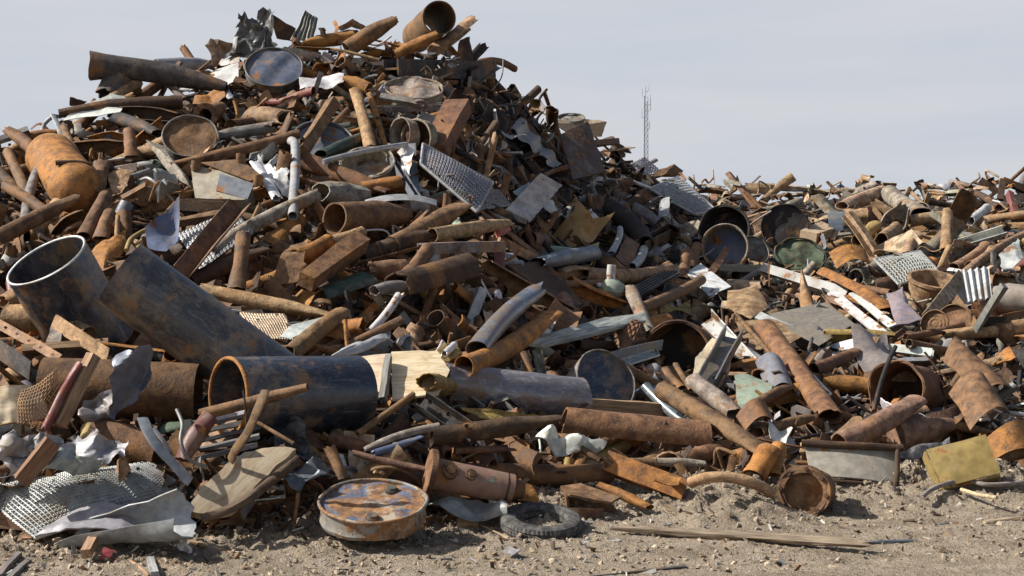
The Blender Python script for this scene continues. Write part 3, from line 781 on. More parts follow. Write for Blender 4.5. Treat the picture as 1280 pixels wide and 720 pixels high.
def tank():
    p1, p2 = at(58, 190, .45), at(104, 246, .45, anchor([(104, 246)]), .5); M, L = frame_x(p1, p2); r = 31 * p1.y / F
    def rad(s): return math.sqrt(max(0.04, 1 - max(0, (.14 - s) / .14) ** 2)) if s < .14 else (math.sqrt(max(.04, 1 - ((s - .86) / .14) ** 2)) if s > .86 else 1)
    V, Fc = sweep(straight(L, 22), r, .01, 30, rad=rad, solid=True, dent=.05, seed=5)
    o = link('gas_tank', V, Fc, 'rust', None, M, PAL['orange'], 40)
    fl = Matrix.Translation(Vector((L * .28, -.02, r * .9)))
    v, f = sweep([Vector((0, -.13, 0)), Vector((.02, 0, .012)), Vector((.03, .13, 0))], .02, seg=8, solid=True); link('torn_seam', v, f, 'rust', o, fl, colour('dark brown'), 40)
    reg(o, 'bright orange rusty tank with rounded ends and a torn seam', 'tank', None, 'the bright orange tank')
tank()
P('straight brown pipe lying in front of the bright orange tank', -6, 299, 90, 250, 20, 'brown', d=.6, lm='the pipe before the orange tank', jag=(0, .04))
P('thin brown pipe standing by the left edge of the photo', 10, 190, 38, 250, 13, 'brown', d=.3)
P('brown pipe with a torn end above the orange tank', 14, 165, 50, 196, 17, 'brown', jag=(.06, 0), d=.32)
P('slim brown pipe slanting down under the torn end pipe', 8, 233, 58, 266, 14, 'brown', d=.45)
P('grey pipe standing behind the slim slanting pipe', 48, 212, 32, 282, 13, 'grey', d=.3)
P('dark grey pipe under the left end of the slim slanting pipe', -20, 200, 25, 246, 15, 'dark brown', d=.22)
P('small orange pipe lying flat above the orange tank', 30, 172, 72, 165, 11, 'orange', d=.25)
P('thick split brown pipe right of the orange tank', 98, 184, 155, 180, 17, 'brown', arc=4.4, a0=.8, jag=(.05, .05), d=.3)
P('brown pipe slanting down along the orange tank', 80, 160, 100, 200, 11, 'brown', d=.32)
P('dark brown pipe running on down beside the orange tank', 99, 202, 118, 246, 14, 'dark brown', d=.3)
P('short upright pipe with a crushed foot left of the grey sack', 161, 165, 165, 196, 15, 'brown', crush=(0, .7), d=.42, up=.6)
P('short upright brown pipe right of the orange tank', 127, 204, 122, 244, 17, 'brown', crush=(.6, 0), d=.35, up=.6)
Q('bent tan orange plate leaning among pipes near the orange tank', [(135, 222), (150, 215), (166, 217), (152, 238), (143, 249)], 'tan', d=.4, crumple=.02)
P('grey pipe stub poking out right of the bent tan plate', 162, 222, 186, 214, 8, 'grey', 'zinc', d=.42)
P('brown pipe with a dark band standing below the tan plate', 132, 246, 104, 296, 18, 'brown', d=.45, crush=(0, .3), lm='the banded standing pipe')
P('shorter brown pipe standing right of the banded pipe', 137, 268, 126, 298, 17, 'brown', crush=(0, .6), d=.42)
Q('large smooth orange sheet behind the cut end of the big blue pipe', [(107, 322), (128, 300), (158, 288), (157, 312), (128, 346)], 'orange', d=.2, bow=.05, crumple=.01, lm='the smooth orange sheet')
W('light notched strap standing on the left skyline', [(66, 143, .36), (73, 158, .38), (80, 184, .38)], 7, 'pale grey', 'zinc', flat=.3, name='metal_strap', cat='strap')
W('pale hoop sticking up on the left skyline', [(52, 168, .2), (55, 156, .2), (66, 146, .2), (76, 146, .2)], 5, 'pale grey', 'zinc', name='metal_hoop', cat='hoop')
Q('blue painted bent plate beside the silver expanded metal', [(184, 293), (226, 258), (222, 300), (206, 316), (186, 312)], 'blue', 'chipped_paint', d=.42, up=.5, crumple=.02, fold=[(1.2, .02, .5)], lm='the blue bent plate')
W('yellow curved hose above the end of the big blue pipe', [(158, 313, .5), (163, 300, .52), (174, 292, .5), (186, 286, .46)], 6, 'ochre', 'chipped_paint', name='bent_hose', cat='hose')
X('dark silver expanded metal scrap under the brown angle bar', [(222, 292), (292, 262), (318, 290), (250, 336)], 16, 11, 'pale grey', d=.28, w=.016, frame=0, lm='the silver expanded metal')
B('heavy brown angle bar slanting over the silver expanded metal', 232, 334, 300, 252, 24, 'L', 'brown', d=.62, lm='the heavy angle bar', roll=.9, twist=.1)
B('grey brown half channel lying above the blue bent plate', 228, 254, 285, 256, 18, 'U', 'dark brown', d=.42)
B('brown square bar below the grey brown half channel', 222, 278, 285, 268, 15, 'box', 'brown', d=.42)
P('long dusty pipe running up from behind the angle bar to the middle', 262, 314, 395, 245, 18, 'grey tan', d=.36, d2=.28, lm='the long dusty pipe')
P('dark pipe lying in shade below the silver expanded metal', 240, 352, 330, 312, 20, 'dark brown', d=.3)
P('upright brown pipe standing right of the angle bar', 304, 296, 295, 362, 18, 'brown', d=.5, up=.6, taper=1.1, lm='the upright brown pipe')
P('shiny crushed grey tube between housing and hanging white pipe', 320, 205, 345, 246, 12, 'white', 'zinc', crush=(.6, .5), jag=(.06, .06), d=.4)
G('crumpled silver foil sheet left of the hanging white pipe', [(322, 196), (358, 214), (362, 244), (330, 232)], 'white', 'zinc', d=.32, crumple=.06, jag=.04, name='crumpled_foil', cat='foil', lm='the crumpled silver foil', freq=8)
Q('crumpled pale silver scrap beneath the sack of sheet', [(196, 222), (220, 218), (226, 232), (212, 246), (192, 238)], 'pale grey', 'zinc', d=.35, crumple=.06, freq=9)
# --- middle slope
P('brown pipe with a wide oval mouth facing left in the middle', 418, 273, 498, 269, 40, 'brown', d=.62, d2=.22, lm='the wide oval mouthed pipe', crush=(.0, .4), seg=28, cut=(.15, .3), wall=.012)
P('grey pipe with a folded angular mouth above the oval mouthed pipe', 402, 240, 452, 250, 36, 'grey', d=.45, d2=.2, crush=(.45, .0), dent=.18, seg=10, jag=(.02, .02))
P('dark brown pipe lying behind the angular mouthed grey pipe', 382, 202, 486, 240, 23, 'reddish brown', d=.22)
P('orange brown pipe stub with an end bracket in the middle', 452, 236, 500, 228, 18, 'orange', d=.22, d2=.3)
G('long blue grey strap bowing over the oval mouthed pipe', [(456, 250), (546, 250), (546, 257), (456, 258)], 'pale grey', 'zinc', d=.5, nv=4, bow=.05, name='metal_strap', cat='strap')
P('tapered brown pipe rising right of the oval mouthed pipe', 490, 306, 574, 258, 22, 'brown', taper=1.25, d=.36, lm='the tapered rising pipe')
P('dark brown pipe lying beneath the tapered rising pipe', 455, 320, 545, 290, 22, 'dark brown', d=.26)
P('rounded tan pipe with a worn tip pointing right', 540, 294, 631, 279, 18, 'tan', d=.45, crush=(0, .5), lm='the worn tipped tan pipe')
P('short yellow orange pipe with a ragged mouth in the middle', 372, 320, 410, 302, 19, 'orange', d=.6, jag=(.05, .03))
P('tan pipe continuing from the ragged yellow orange pipe', 408, 304, 452, 292, 17, 'tan', d=.5)
B('square brown box beam slanting up in the middle of the slope', 383, 352, 450, 302, 20, 'bar', 'brown', d=.55, lm='the square box beam', roll=.5, taper=1.2, twist=.1)
Q('tall brown channel plate leaning beneath the oval mouthed pipe', [(338, 358), (352, 318), (362, 290), (384, 274), (379, 330), (372, 352)], 'brown', d=.4, up=.6, crumple=.01, fold=[(.3, .03, -.7)], lm='the tall channel plate')
P('long tan brown pipe lying level across the lower left slope', 257, 364, 414, 394, 18, 'tan', d=.55, jag=(.06, 0), lm='the long level tan pipe', bend=.01)
P('brown pipe slanting up to the right of the long level pipe', 360, 446, 427, 390, 22, 'brown', d=.66, cut=(.9, 0), lm='the slanted brown pipe')
P('tan pipe beneath the slanted brown pipe', 352, 452, 388, 420, 13, 'brown', d=.5)
G('dark green curved tank shell lying in the middle', [(396, 360), (448, 340), (474, 352), (410, 374)], 'dark green', 'chipped_paint', d=.34, curl=1.4, name='tank_shell', cat='tank shell', lm='the dark green shell')
P('large dark brown half pipe with jagged edge in the middle', 500, 362, 582, 340, 46, 'dark brown', arc=3.5, a0=-.2, d=.45, jag=(.06, .06), lm='the dark half pipe', seg=24)
P('short grey brown pipe with an open left mouth by the half pipe', 469, 363, 512, 358, 17, 'grey', d=.62, d2=.5)
P('smooth white rod pipe standing in the lower middle', 463, 414, 498, 370, 10, 'white', 'chipped_paint', d=.66, lm='the white rod pipe', solid=True)
P('brown pipe slanting up above the open mouthed grey stub', 500, 352, 535, 312, 19, 'brown', d=.48)
P('collared brown pipe joint left of the slanting brown pipe', 462, 340, 506, 336, 24, 'brown', flange=1.15, d=.46, name='pipe_joint')
B('level grey channel beam right of the tapered pipe', 528, 313, 626, 309, 17, 'U', 'grey', d=.48, roll=PI, twist=0, lm='the level grey channel')
B('thin brown strip slanting below the level grey channel', 446, 330, 530, 308, 9, 'flat', 'brown', d=.5)
B('flat brown bar slanting down from the tread panel', 592, 256, 680, 326, 13, 'flat', 'brown', d=.46, roll=.5)
B('second flat brown bar beside the slanting one, wider', 618, 300, 682, 332, 20, 'box', 'tan', d=.3)
Q('small bright red painted scrap under the worn tipped pipe', [(616, 286), (634, 279), (640, 287), (622, 297)], (.4, .08, .05), 'chipped_paint', d=.46)
Q('folded ochre yellow sheet with raised corners in the middle slope', [(694, 286), (708, 275), (730, 286), (750, 288), (740, 303), (712, 302)], 'yellow', 'chipped_paint', d=.40, up=.8, crumple=.05, fold=[(.4, .0, 1.6), (2.6, .02, -1.0)], lm='the folded yellow sheet')
Q('creased yellow sheet below the folded yellow one', [(710, 316), (712, 300), (728, 308), (752, 300), (744, 320), (722, 324)], 'yellow', 'chipped_paint', d=.5, up=.5, crumple=.03, fold=[(2.4, .0, .7)])
P('dull blue grey pipe lying in the middle below the yellow sheets', 672, 328, 742, 316, 20, 'blue grey', 'zinc', d=.5, crush=(.5, 0), lm='the blue grey pipe below the yellow sheets')
P('black pipe slanting down right of the blue grey pipe', 738, 318, 778, 346, 24, 'black', d=.42)
P('long tan pipe lying level right of centre', 728, 342, 838, 338, 19, 'tan', d=.42, lm='the level tan pipe right of centre')
P('short split tan pipe left end of the level tan pipe', 700, 344, 735, 340, 18, 'tan', arc=4.4, a0=.5, d=.4)
P('narrow brown pipe under the level tan pipe', 704, 355, 762, 352, 10, 'brown', d=.5)
P('brown crushed pipe wing left side of the big opened gutter', 610, 332, 716, 392, 22, 'brown', d=.6, crush=(.4, .3), lm='the big opened gutter', arc=3.6, a0=.6)
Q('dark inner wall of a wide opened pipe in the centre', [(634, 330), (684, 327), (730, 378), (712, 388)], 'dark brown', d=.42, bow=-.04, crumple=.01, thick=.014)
P('orange brown pipe edge slanting right of the opened gutter', 712, 354, 782, 382, 20, 'orange', d=.52, arc=3.8, a0=.4, jag=(.02, .05))
def kettle():
    c = at(765, 371, .55); M = Matrix.Translation(c) @ Matrix.Rotation(-.06, 4, 'Y'); k = c.y / F
    prof = [(0, 0), (13 * k, 1 * k), (18 * k, 7 * k), (17 * k, 14 * k), (11 * k, 20 * k), (6 * k, 23 * k)]
    V, Fc = lathe(prof, 24, .06, 4); o = link('metal_vessel', V, Fc, 'chipped_paint', None, M, colour('pale green'), 40)
    V, Fc = sweep([Vector((0, 0, 21 * k)), Vector((.5 * k, 0, 30 * k)), Vector((2 * k, 0, 40 * k))], 5.5 * k, seg=14, solid=True); link('neck', V, Fc, 'chipped_paint', o, None, colour('white'), 40)
    V, Fc = lathe([(0, 3 * k), (4 * k, 2 * k), (4 * k, -2 * k)], 12); link('knob', [v + Vector((-15 * k, -4 * k, 16 * k)) for v in V], Fc, 'zinc', o, None, colour('white'), 40)
    reg(o, 'pale green kettle shaped vessel with a tall white neck', 'vessel', None, 'the pale green vessel')
kettle()
G('bundle of black slats fanned out right of the pale green vessel', [(786, 362), (846, 330), (850, 342), (796, 374)], 'black', 'dark_film', d=.6, corr=(5, .015, 'v'), nv=30, name='slat_bundle', cat='slats', lm='the black slats')
P('dull tan pipe standing below the black slats', 788, 362, 812, 418, 17, 'grey tan', d=.5, up=.5)
P('long brown pipe slanting up right of the black slats', 796, 388, 876, 350, 14, 'brown', d=.5)
Q('tan plate lying below the long brown pipe', [(818, 372), (834, 380), (862, 378), (866, 392), (826, 392)], 'yellow', 'rust', d=.55, crumple=.03)
P('upright brown pipe stub behind the white board', 871, 308, 864, 338, 13, 'brown', d=.5, up=.7)
P('second upright brown pipe stub, shorter and lower', 858, 316, 851, 348, 14, 'brown', d=.5, up=.7)
P('slim silver pipe standing under the folded yellow sheet', 764, 316, 775, 286, 8, 'pale grey', 'zinc', d=.4)
P('pale pipe standing right of the black pipe', 790, 334, 805, 312, 11, 'pale grey', 'zinc', d=.4)
Q('white and pink wrapper in the dark slope above the yellow sheet', [(731, 262), (743, 256), (752, 280), (742, 288)], 'white', 'chipped_paint', d=.9, crumple=.03)
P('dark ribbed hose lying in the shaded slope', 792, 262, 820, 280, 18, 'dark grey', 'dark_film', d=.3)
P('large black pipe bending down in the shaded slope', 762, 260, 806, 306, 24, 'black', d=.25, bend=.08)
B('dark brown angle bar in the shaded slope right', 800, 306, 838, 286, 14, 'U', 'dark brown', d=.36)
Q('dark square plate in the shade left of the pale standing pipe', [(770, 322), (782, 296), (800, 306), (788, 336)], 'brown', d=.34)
# --- lower middle
P('blue grey pipe with a torn pointed tip in the centre foreground', 596, 436, 664, 368, 26, 'blue grey', 'scaled_steel', d=.75, jag=(0, .14), cut=(0, .9), lm='the torn blue grey pipe')
P('orange brown pipe with a pinched tip beside the torn blue pipe', 580, 458, 688, 392, 26, 'orange', d=.72, crush=(0, .8), lm='the pinched orange pipe', bend=-.03, bdir=1.5)
Q('long pale weathered board pointing left across the centre', [(652, 426), (755, 397), (806, 391), (808, 400), (752, 414), (682, 431)], 'pale grey', 'old_wood', d=.75, crumple=.006, thick=.03, jag=.004, lm='the long pale board', name='wooden_board', cat='board')
X('rust brown expanded metal curled below the long pale board', [(762, 408), (800, 396), (812, 430), (778, 444)], 9, 9, 'brown', 'rust', d=.55, w=.016, frame=0, bow=.1, lm='the brown expanded metal')
P('short tan pipe with an open end above the long pale board', 704, 372, 714, 396, 16, 'pink', d=.5)
Q('crumpled brown sheet fan above the long pale board', [(676, 418), (690, 378), (712, 380), (726, 392), (718, 410), (700, 416)], 'brown', d=.55, up=.5, crumple=.05)
Q('crumpled white sheet left of the brown fan', [(664, 412), (676, 396), (694, 402), (684, 424)], 'white', 'chipped_paint', d=.8, crumple=.04)
B('blue grey strip rail rising to the black drum mouth', 716, 456, 822, 430, 14, 'L', 'blue grey', 'zinc', d=.72, twist=0, lm='the blue grey rail')
X('narrow perforated strip under the blue grey rail', [(742, 460), (820, 436), (824, 444), (748, 468)], 16, 3, 'pale grey', d=.66, w=.012, frame=.008)
D('large black drum mouth with a rusty rim facing out', 846, 442, 42, -.32, .12, .3, 'dark brown', 'black', d=.62, open_=True, lm='the black drum mouth', dent=.06)
P('rusty slat leaning in the black drum mouth', 832, 462, 852, 484, 10, 'brown', d=.95, crush=(.5, .5))
P('second thinner rusty slat leaning in the drum mouth', 845, 456, 864, 487, 7, 'brown', d=.95, crush=(.4, .4))
D('black drum with a flat lid tipped to the right in the foreground', 758, 474, 41, .42, .52, .26, 'grey', 'steel blue', d=.92, lm='the tipped black drum', ribs=3, lidmat='scaled_steel')
def holed_pipe():
    o = P('large blue grey pipe with a bolt hole lying in the centre foreground', 552, 481, 730, 500, 56, (.25, .255, .27), 'scaled_steel', d=.85, lm='the large pipe with a bolt hole', up=.8, seg=30, wall=.012, cut=(.1, -.2))
    L = max(v.co.x for v in o.data.vertices); p = o.matrix_world.inverted() @ Vector((0, -1, 0)) - o.matrix_world.inverted() @ Vector((0, 0, 0))
    r = 28 * 9.7 / F; n = Vector((0, p.y, p.z)).normalized(); up_ = (n + Vector((0, n.z, -n.y)) * (.45 if (o.matrix_world.to_3x3() @ Vector((0, n.z, -n.y))).z > 0 else -.45)).normalized()
    V, Fc = lathe([(.017, .004), (.015, .005), (.012, -.004), (0, -.006)], 16); M = frame_n(up_ * r * 1.0 + Vector((-L * .72, 0, 0)), up_)
    link('bolt_hole', V, Fc, 'rust', o, M, PAL['black'], 30)
holed_pipe()
P('yellow edged pipe mouth peeping out left of the large holed pipe', 534, 477, 560, 482, 26, 'ochre', 'rust', d=.86, d2=.4, jag=(.05, 0), dent=.2)
Q('cream board with orange stains standing in the centre foreground', [(442, 446), (488, 442), (486, 492), (452, 486), (444, 470)], 'cream', 'plywood', d=.6, up=.25, crumple=.006, thick=.012, name='plywood_board', cat='board', lm='the stained cream board')
Q('larger clean cream board right of the stained one', [(489, 440), (546, 438), (562, 462), (548, 492), (490, 500)], 'cream', 'plywood', d=.58, up=.25, crumple=.004, thick=.012, name='plywood_board', cat='board', lm='the clean cream board')
B('grey broken lath standing between the two cream boards', 486, 446, 478, 500, 8, 'bar', 'grey', 'old_wood', d=.68, name='wooden_lath', cat='lath')
Q('pale curved strip of sheet lying above the stained cream board', [(412, 446), (430, 434), (482, 418), (486, 424), (452, 440)], 'pale grey', 'zinc', d=.72, bow=.03, name='curled_strip', cat='strip')
P('small pale pipe stub resting on a yellow scrap in the centre', 567, 432, 556, 442, 9, 'white', 'zinc', d=.7)
Q('yellow scrap of board beneath the pale pipe stub', [(538, 440), (566, 428), (580, 440), (562, 450)], 'yellow', 'plywood', d=.62, crumple=.02)
G('wire netting panel half hidden behind the big blue pipes', [(300, 392), (356, 394), (366, 420), (322, 424)], 'grey tan', 'zinc', d=.42, crumple=.01, name='grille_panel', cat='grille')
X('square wire netting lying over the hidden grille panel', [(300, 391), (356, 393), (372, 424), (322, 424)], 16, 10, 'pale tan', 'zinc', d=.50, w=.006, frame=0, diamond=False, name='wire_netting')
Q('shiny white torn metal scrap shaped like a beak near the slanted pipe', [(346, 422), (366, 404), (412, 392), (418, 397), (388, 410), (362, 426)], 'white', 'zinc', d=.74, crumple=.02, lm='the white beak shaped scrap')
# --- big blue pipes at lower left
P('big black pipe with a pale ring around its wide open mouth', 58, 326, 120, 430, 106, 'steel blue', 'scaled_steel', d=.72, d2=.2, lm='the black pipe with the pale mouth', up=.85, seg=40, wall=.014, dent=.015)
P('big dark blue pipe slanting down with scratches and orange stains', 150, 342, 345, 482, 90, (.075, .074, .08), 'scaled_steel', d=.95, d2=.72, lm='the slanting dark blue pipe', up=.95, seg=40, wall=.014, dent=.012)
def rim_ring():
    o = ITEMS[-2][0]; L = max(v.co.x for v in o.data.vertices); r = max(abs(v.co.y) for v in o.data.vertices)
    C = [Vector((-L - .002, math.cos(a) * (r - .008), math.sin(a) * (r - .008))) for a in [2 * PI * i / 48 for i in range(49)]]
    V, Fc = sweep(C, .0075, seg=8, solid=True, dent=.5, seed=2); link('mouth_ring', V, Fc, 'zinc', o, None, PAL['white'], 60)['label'] = 'pale ring standing for the sunlit mouth rim'  # added ring, its white paints the sun on the pipe rim
rim_ring()
P('big blue black pipe lying level with an orange rimmed mouth', 286, 496, 446, 492, 98, 'steel blue', 'scaled_steel', d=1.5, d2=.62, lm='the level blue black pipe', up=1, seg=44, wall=.014, dent=.012)
def rim2():
    o = ITEMS[-1][0]; L = max(v.co.x for v in o.data.vertices); r = max(abs(v.co.y) for v in o.data.vertices)
    C = [Vector((-L - .001, math.cos(a) * (r - .008), math.sin(a) * (r - .008))) for a in [2 * PI * i / 48 for i in range(49)]]
    V, Fc = sweep(C, .011, seg=8, solid=True, dent=.1, seed=7); link('mouth_ring', V, Fc, 'rust', o, None, PAL['orange'], 60)['label'] = 'orange rusted mouth ring'
rim2()
P('wide rust brown pipe lying level left of the blue black pipe', 54, 484, 248, 492, 76, 'reddish brown', d=.85, d2=.8, up=.9, lm='the wide rust brown pipe', seg=32, dent=.03)
P('brown pipe lying below the wide rust brown one', 118, 542, 200, 566, 46, 'brown', d=.7, up=.6)
P('tan crumbling pipe stub heaped at the left edge, upper one', 8, 378, 52, 362, 32, 'tan', d=.85, jag=(.04, .04), crush=(.4, .3), lm='the tan pipe stubs')
P('tan pipe stub with a bent mouth, lower one at the left edge', 4, 398, 62, 396, 34, 'tan', d=.95, cut=(.3, .4), crush=(0, .3))
P('tan pipe stub slanting right of the other tan stubs', 62, 398, 110, 420, 26, 'tan', d=.85, arc=4.2, a0=.6)
B('yellow tan flat bar with round holes running down at the left edge', -14, 398, 74, 448, 13, 'flat', 'tan', 'rust', d=1.0, roll=.7, holes=6, twist=0, lm='the holed yellow bar')
B('dark angle bar lying beside the holed yellow bar', -10, 424, 48, 462, 24, 'L', 'dark grey', d=.95)
B('tan wooden lath lying across the tan stubs', 28, 436, 136, 428, 9, 'bar', 'tan', 'old_wood', d=1.0, name='wooden_lath', cat='lath', twist=0)
B('brown angle bar slanting over the wide rust brown pipe', 74, 402, 142, 444, 18, 'L', 'tan', d=1.02, holes=2)
B('long orange flat bar lying above the level blue black pipe', 118, 428, 282, 448, 11, 'flat', 'orange', d=.95, roll=0, twist=0)
Q('grey bracket with bolt holes beside the tan lath', [(58, 428), (66, 402), (80, 408), (74, 432)], 'grey', d=1.05, thick=.012)
def mat():
    o = G('straw coloured fibre mat bulging out at the left edge', [(-30, 490), (44, 482), (62, 524), (-30, 536)], 'cream', 'plywood', d=1.0, up=.9, crumple=.012, bow=.08, thick=.05, name='fibre_mat', cat='mat', lm='the straw coloured mat')
mat()
X('rusty wire netting hanging over the straw coloured mat', [(22, 486), (66, 468), (76, 528), (14, 536)], 13, 11, 'tan', 'rust', d=1.16, up=.9, w=.0035, t=.003, frame=0, bow=.05, crumple=.05, name='wire_netting')
P('faded red pipe leaning by the straw coloured mat', 58, 534, 99, 454, 11, 'red', 'chipped_paint', d=1.25, up=.8, lm='the faded red pipe')
B('narrow wooden batten leaning right of the faded red pipe', 74, 532, 117, 444, 14, 'bar', 'tan', 'old_wood', d=1.2, up=.8, name='wooden_batten', cat='batten', twist=.1)
G('crumpled grey sheet draped over the wide rust brown pipe', [(150, 446), (184, 432), (190, 466), (140, 522)], 'blue grey', 'zinc', d=1.22, up=.9, crumple=.06, jag=.03, lm='the draped grey sheet', name='crumpled_sheet', freq=6, curl=.9)
G('folded grey sheet end below the draped sheet', [(104, 500), (138, 486), (136, 520), (106, 530)], 'grey', 'zinc', d=1.2, up=.9, crumple=.05, curl=1.2, name='crumpled_sheet')
G('crumpled pale grey sheet heaped at the left edge of the foreground', [(0, 548), (70, 538), (84, 576), (10, 592)], 'pale grey', 'zinc', d=1.05, up=.9, crumple=.09, jag=.05, lm='the pale crumpled sheets', name='crumpled_sheet', nu=34, nv=26, freq=6)
G('crumpled pale sheet in the heap middle, pointing right', [(62, 566), (108, 538), (164, 552), (134, 588)], 'pale grey', 'zinc', d=1.1, up=.85, crumple=.08, jag=.05, name='crumpled_sheet', nu=34, nv=26, freq=6)
G('folded pale sheet tail lying on the expanded metal panel', [(50, 588), (66, 560), (128, 578), (110, 592)], 'pale grey', 'zinc', d=1.12, up=.85, crumple=.06, jag=.03, curl=1.2, name='crumpled_sheet')
B('brown wooden block propping up the crumpled pale sheets', 26, 602, 66, 552, 20, 'bar', 'brown', 'old_wood', d=1.2, up=.9, name='wooden_block', cat='block', twist=0)
X('large pale grey expanded metal panel lying flat at lower left', [(-30, 610), (186, 578), (232, 612), (44, 672)], 40, 22, 'pale grey', d=.34, up=.0, w=.017, t=.006, lm='the large expanded metal panel', frame=.012, fr_sides=(1, 2), bow=.08)
P('curled pale grey sheet rolled up in the left foreground', 100, 666, 222, 642, 32, 'pale grey', 'zinc', d=.5, d2=.62, up=.8, arc=4.1, a0=2.13, taper=2.1, dent=.22, jag=(.1, .05), cut=(.5, -.5), lm='the rolled pale sheet', name='curled_sheet', cat='sheet', wall=.006)
G('flared lip of pale sheet lying left of the rolled sheet', [(46, 670), (104, 634), (180, 646), (186, 674)], 'pale grey', 'zinc', d=.42, up=.3, curl=1.0, crumple=.014, name='curled_sheet', thick=.008)
W('torn white metal strip arching above the expanded metal panel', [(178, 522, 1.1), (184, 538, 1.15), (200, 562, 1.15), (222, 586, 1.05), (238, 602, .95)], 14, 'pale grey', 'zinc', up=.8, flat=.12, name='torn_strip', cat='strip', lm='the torn white strip', dent=.3)
W('shorter white strip running beside the arching torn strip', [(192, 535, 1.05), (205, 552, 1.08), (214, 566, 1.05)], 8, 'pale grey', 'zinc', up=.8, flat=.15, name='torn_strip', cat='strip')
P('rusty red crushed canister under the brown pipe at lower left', 228, 574, 262, 520, 24, (.11, .03, .025), 'chipped_paint', d=1.1, up=.8, crush=(.5, .4), dent=.2, name='crushed_canister', cat='canister', lm='the red canister')
W('bent grey cable looping past the red canister', [(221, 512, 1.15), (228, 530, 1.2), (226, 552, 1.25), (236, 574, 1.2), (258, 584, 1.1)], 5, 'grey', 'zinc', up=.8, name='bent_cable', cat='cable')
for k in range(5):
    B(['grey slat of the small stack under the level pipe, topmost', 'second grey slat from the top of the stack under the level pipe', 'middle grey slat of the stack under the level pipe',
       'second lowest grey slat of the stack under the level pipe', 'lowest grey slat of the stack under the level pipe'][k], 248 - k, 530 + 11 * k, 330 - 2 * k, 512 + 11 * k, 9, 'box', ['pale grey', 'grey', 'dark grey', 'grey', 'dark grey'][k], 'zinc', d=.95 - .02 * k, up=.8, name='metal_batten', cat='slat', group='grey slats stacked under the level pipe', twist=.05)
P('rusty pipe lying across the front of the level blue black pipe', 252, 518, 383, 484, 15, 'brown', d=1.42, up=1, lm='the pipe crossing the level pipe', crush=(0, .4))
W('bent brown strap hanging off the crossing pipe', [(332, 488, 1.45), (322, 512, 1.5), (310, 540, 1.4), (296, 560, 1.3), (288, 576, 1.2)], 14, 'brown', 'rust', up=.9, flat=.28, name='bent_strap', cat='strap')
P('thin tan rod leaning on the wood slab top', 322, 528, 366, 554, 5, 'tan', solid=True, d=1.15, up=.8, name='thin_rod', cat='rod')
W('thin wire standing up before the pipe mouth', [(306, 545, 1.3), (308, 520, 1.35), (304, 488, 1.4)], 2.5, 'dark brown', 'rust', up=.9)
G('big curved slab of pale wood with a thick bark brown edge', [(226, 640), (306, 562), (378, 556), (288, 642)], (.42, .335, .235), 'plywood', d=.62, up=.5, bow=.03, roundness=.35, thick=.045, name='wooden_slab', cat='slab', lm='the pale wood slab', jag=.01)
def slab_edge():
    pts = [(224, 646), (300, 622), (352, 592), (386, 562)]
    W('rough dark bark strip along the lower edge of the wood slab', [(252, 648, .60), (290, 636, .66), (334, 606, .66), (372, 574, .64)], 12, 'dark brown', 'old_wood', up=.5, name='bark_strip', cat='bark strip', dent=.4)
slab_edge()
W('thin white strip arching over the ground below the wood slab', [(230, 668, .12), (252, 648, .2), (290, 630, .3), (350, 622, .4)], 5, 'white', 'chipped_paint', up=.5, flat=.4, name='torn_strip', cat='strip')
G('crumpled black glossy sheet beside the pale wood slab', [(332, 524), (368, 516), (392, 562), (350, 570)], 'black', 'dark_film', d=.8, up=.6, crumple=.08, jag=.05, lm='the black glossy sheet', name='crumpled_sheet')
G('crumpled blue grey sheet below the black glossy sheet', [(350, 592), (404, 568), (412, 592), (366, 612)], 'blue grey', 'zinc', d=.6, up=.5, crumple=.06, jag=.03, name='crumpled_sheet')
P('small brown pipe with a purple tip standing behind the front drum lid', 413, 562, 430, 598, 14, 'brown', d=.7, up=.7, flare=.1)
Q('white scrap of sheet right of the purple tipped pipe', [(376, 574), (396, 566), (428, 570), (440, 590), (408, 594)], 'white', 'zinc', d=.5, crumple=.04)
D('front drum lid with flaking blue paint, orange rust and two bungs', 466, 626, 68, .02, .97, .10, 'grey', 'blue', 'flaking_paint', d=.42, up=.7, lm='the front blue drum lid', bungs=2, ribs=2, dent=.05, recess=.007)
W('bent rusty hoop standing behind the front drum lid', [(452, 598, .45), (470, 586, .55), (496, 586, .55), (514, 594, .5), (524, 606, .4)], 6, 'brown', 'rust', up=.6, name='bent_hoop', cat='hoop')
W('rusty rod standing by the left side of the front drum lid', [(366, 666, .25), (370, 640, .3), (373, 616, .35)], 5, 'brown', 'rust', up=.8)
W('dark thin strap curling left of the front drum lid', [(340, 668, .2), (362, 652, .25), (388, 636, .35), (396, 616, .4)], 6, 'dark brown', 'rust', up=.6, flat=.3, name='bent_strap', cat='strap')
# --- foreground centre
P('slim orange pink pipe lying before the pipes in the centre', 446, 567, 542, 588, 10, 'pink', d=.72, up=.6, lm='the slim pink pipe')
P('slim grey pipe lying parallel above a blue pipe in the centre', 455, 562, 548, 533, 10, 'grey tan', d=.82, up=.6)
P('slim shiny blue pipe in the centre foreground', 470, 566, 524, 547, 10, 'blue', 'zinc', d=.86, up=.6, lm='the slim shiny blue pipe')
P('thick dark brown pipe lying below the large holed pipe', 540, 546, 692, 524, 25, 'dark brown', d=.85, up=.7, lm='the thick dark pipe', cut=(.2, .5))
Q('ochre sheet showing under the large holed pipe', [(574, 508), (636, 514), (692, 524), (690, 534), (600, 522)], 'ochre', d=.7, up=.6)
B('dark drilled bracket standing left of the large holed pipe', 526, 500, 594, 546, 24, 'U', 'dark grey', d=.98, up=.7, holes=3, roll=.9, name='drilled_bracket', cat='bracket', lm='the drilled bracket', twist=0)
P('slim rusty pipe slanting up in front of the clean cream board', 448, 542, 516, 494, 9, 'brown', d=.9, up=.6)
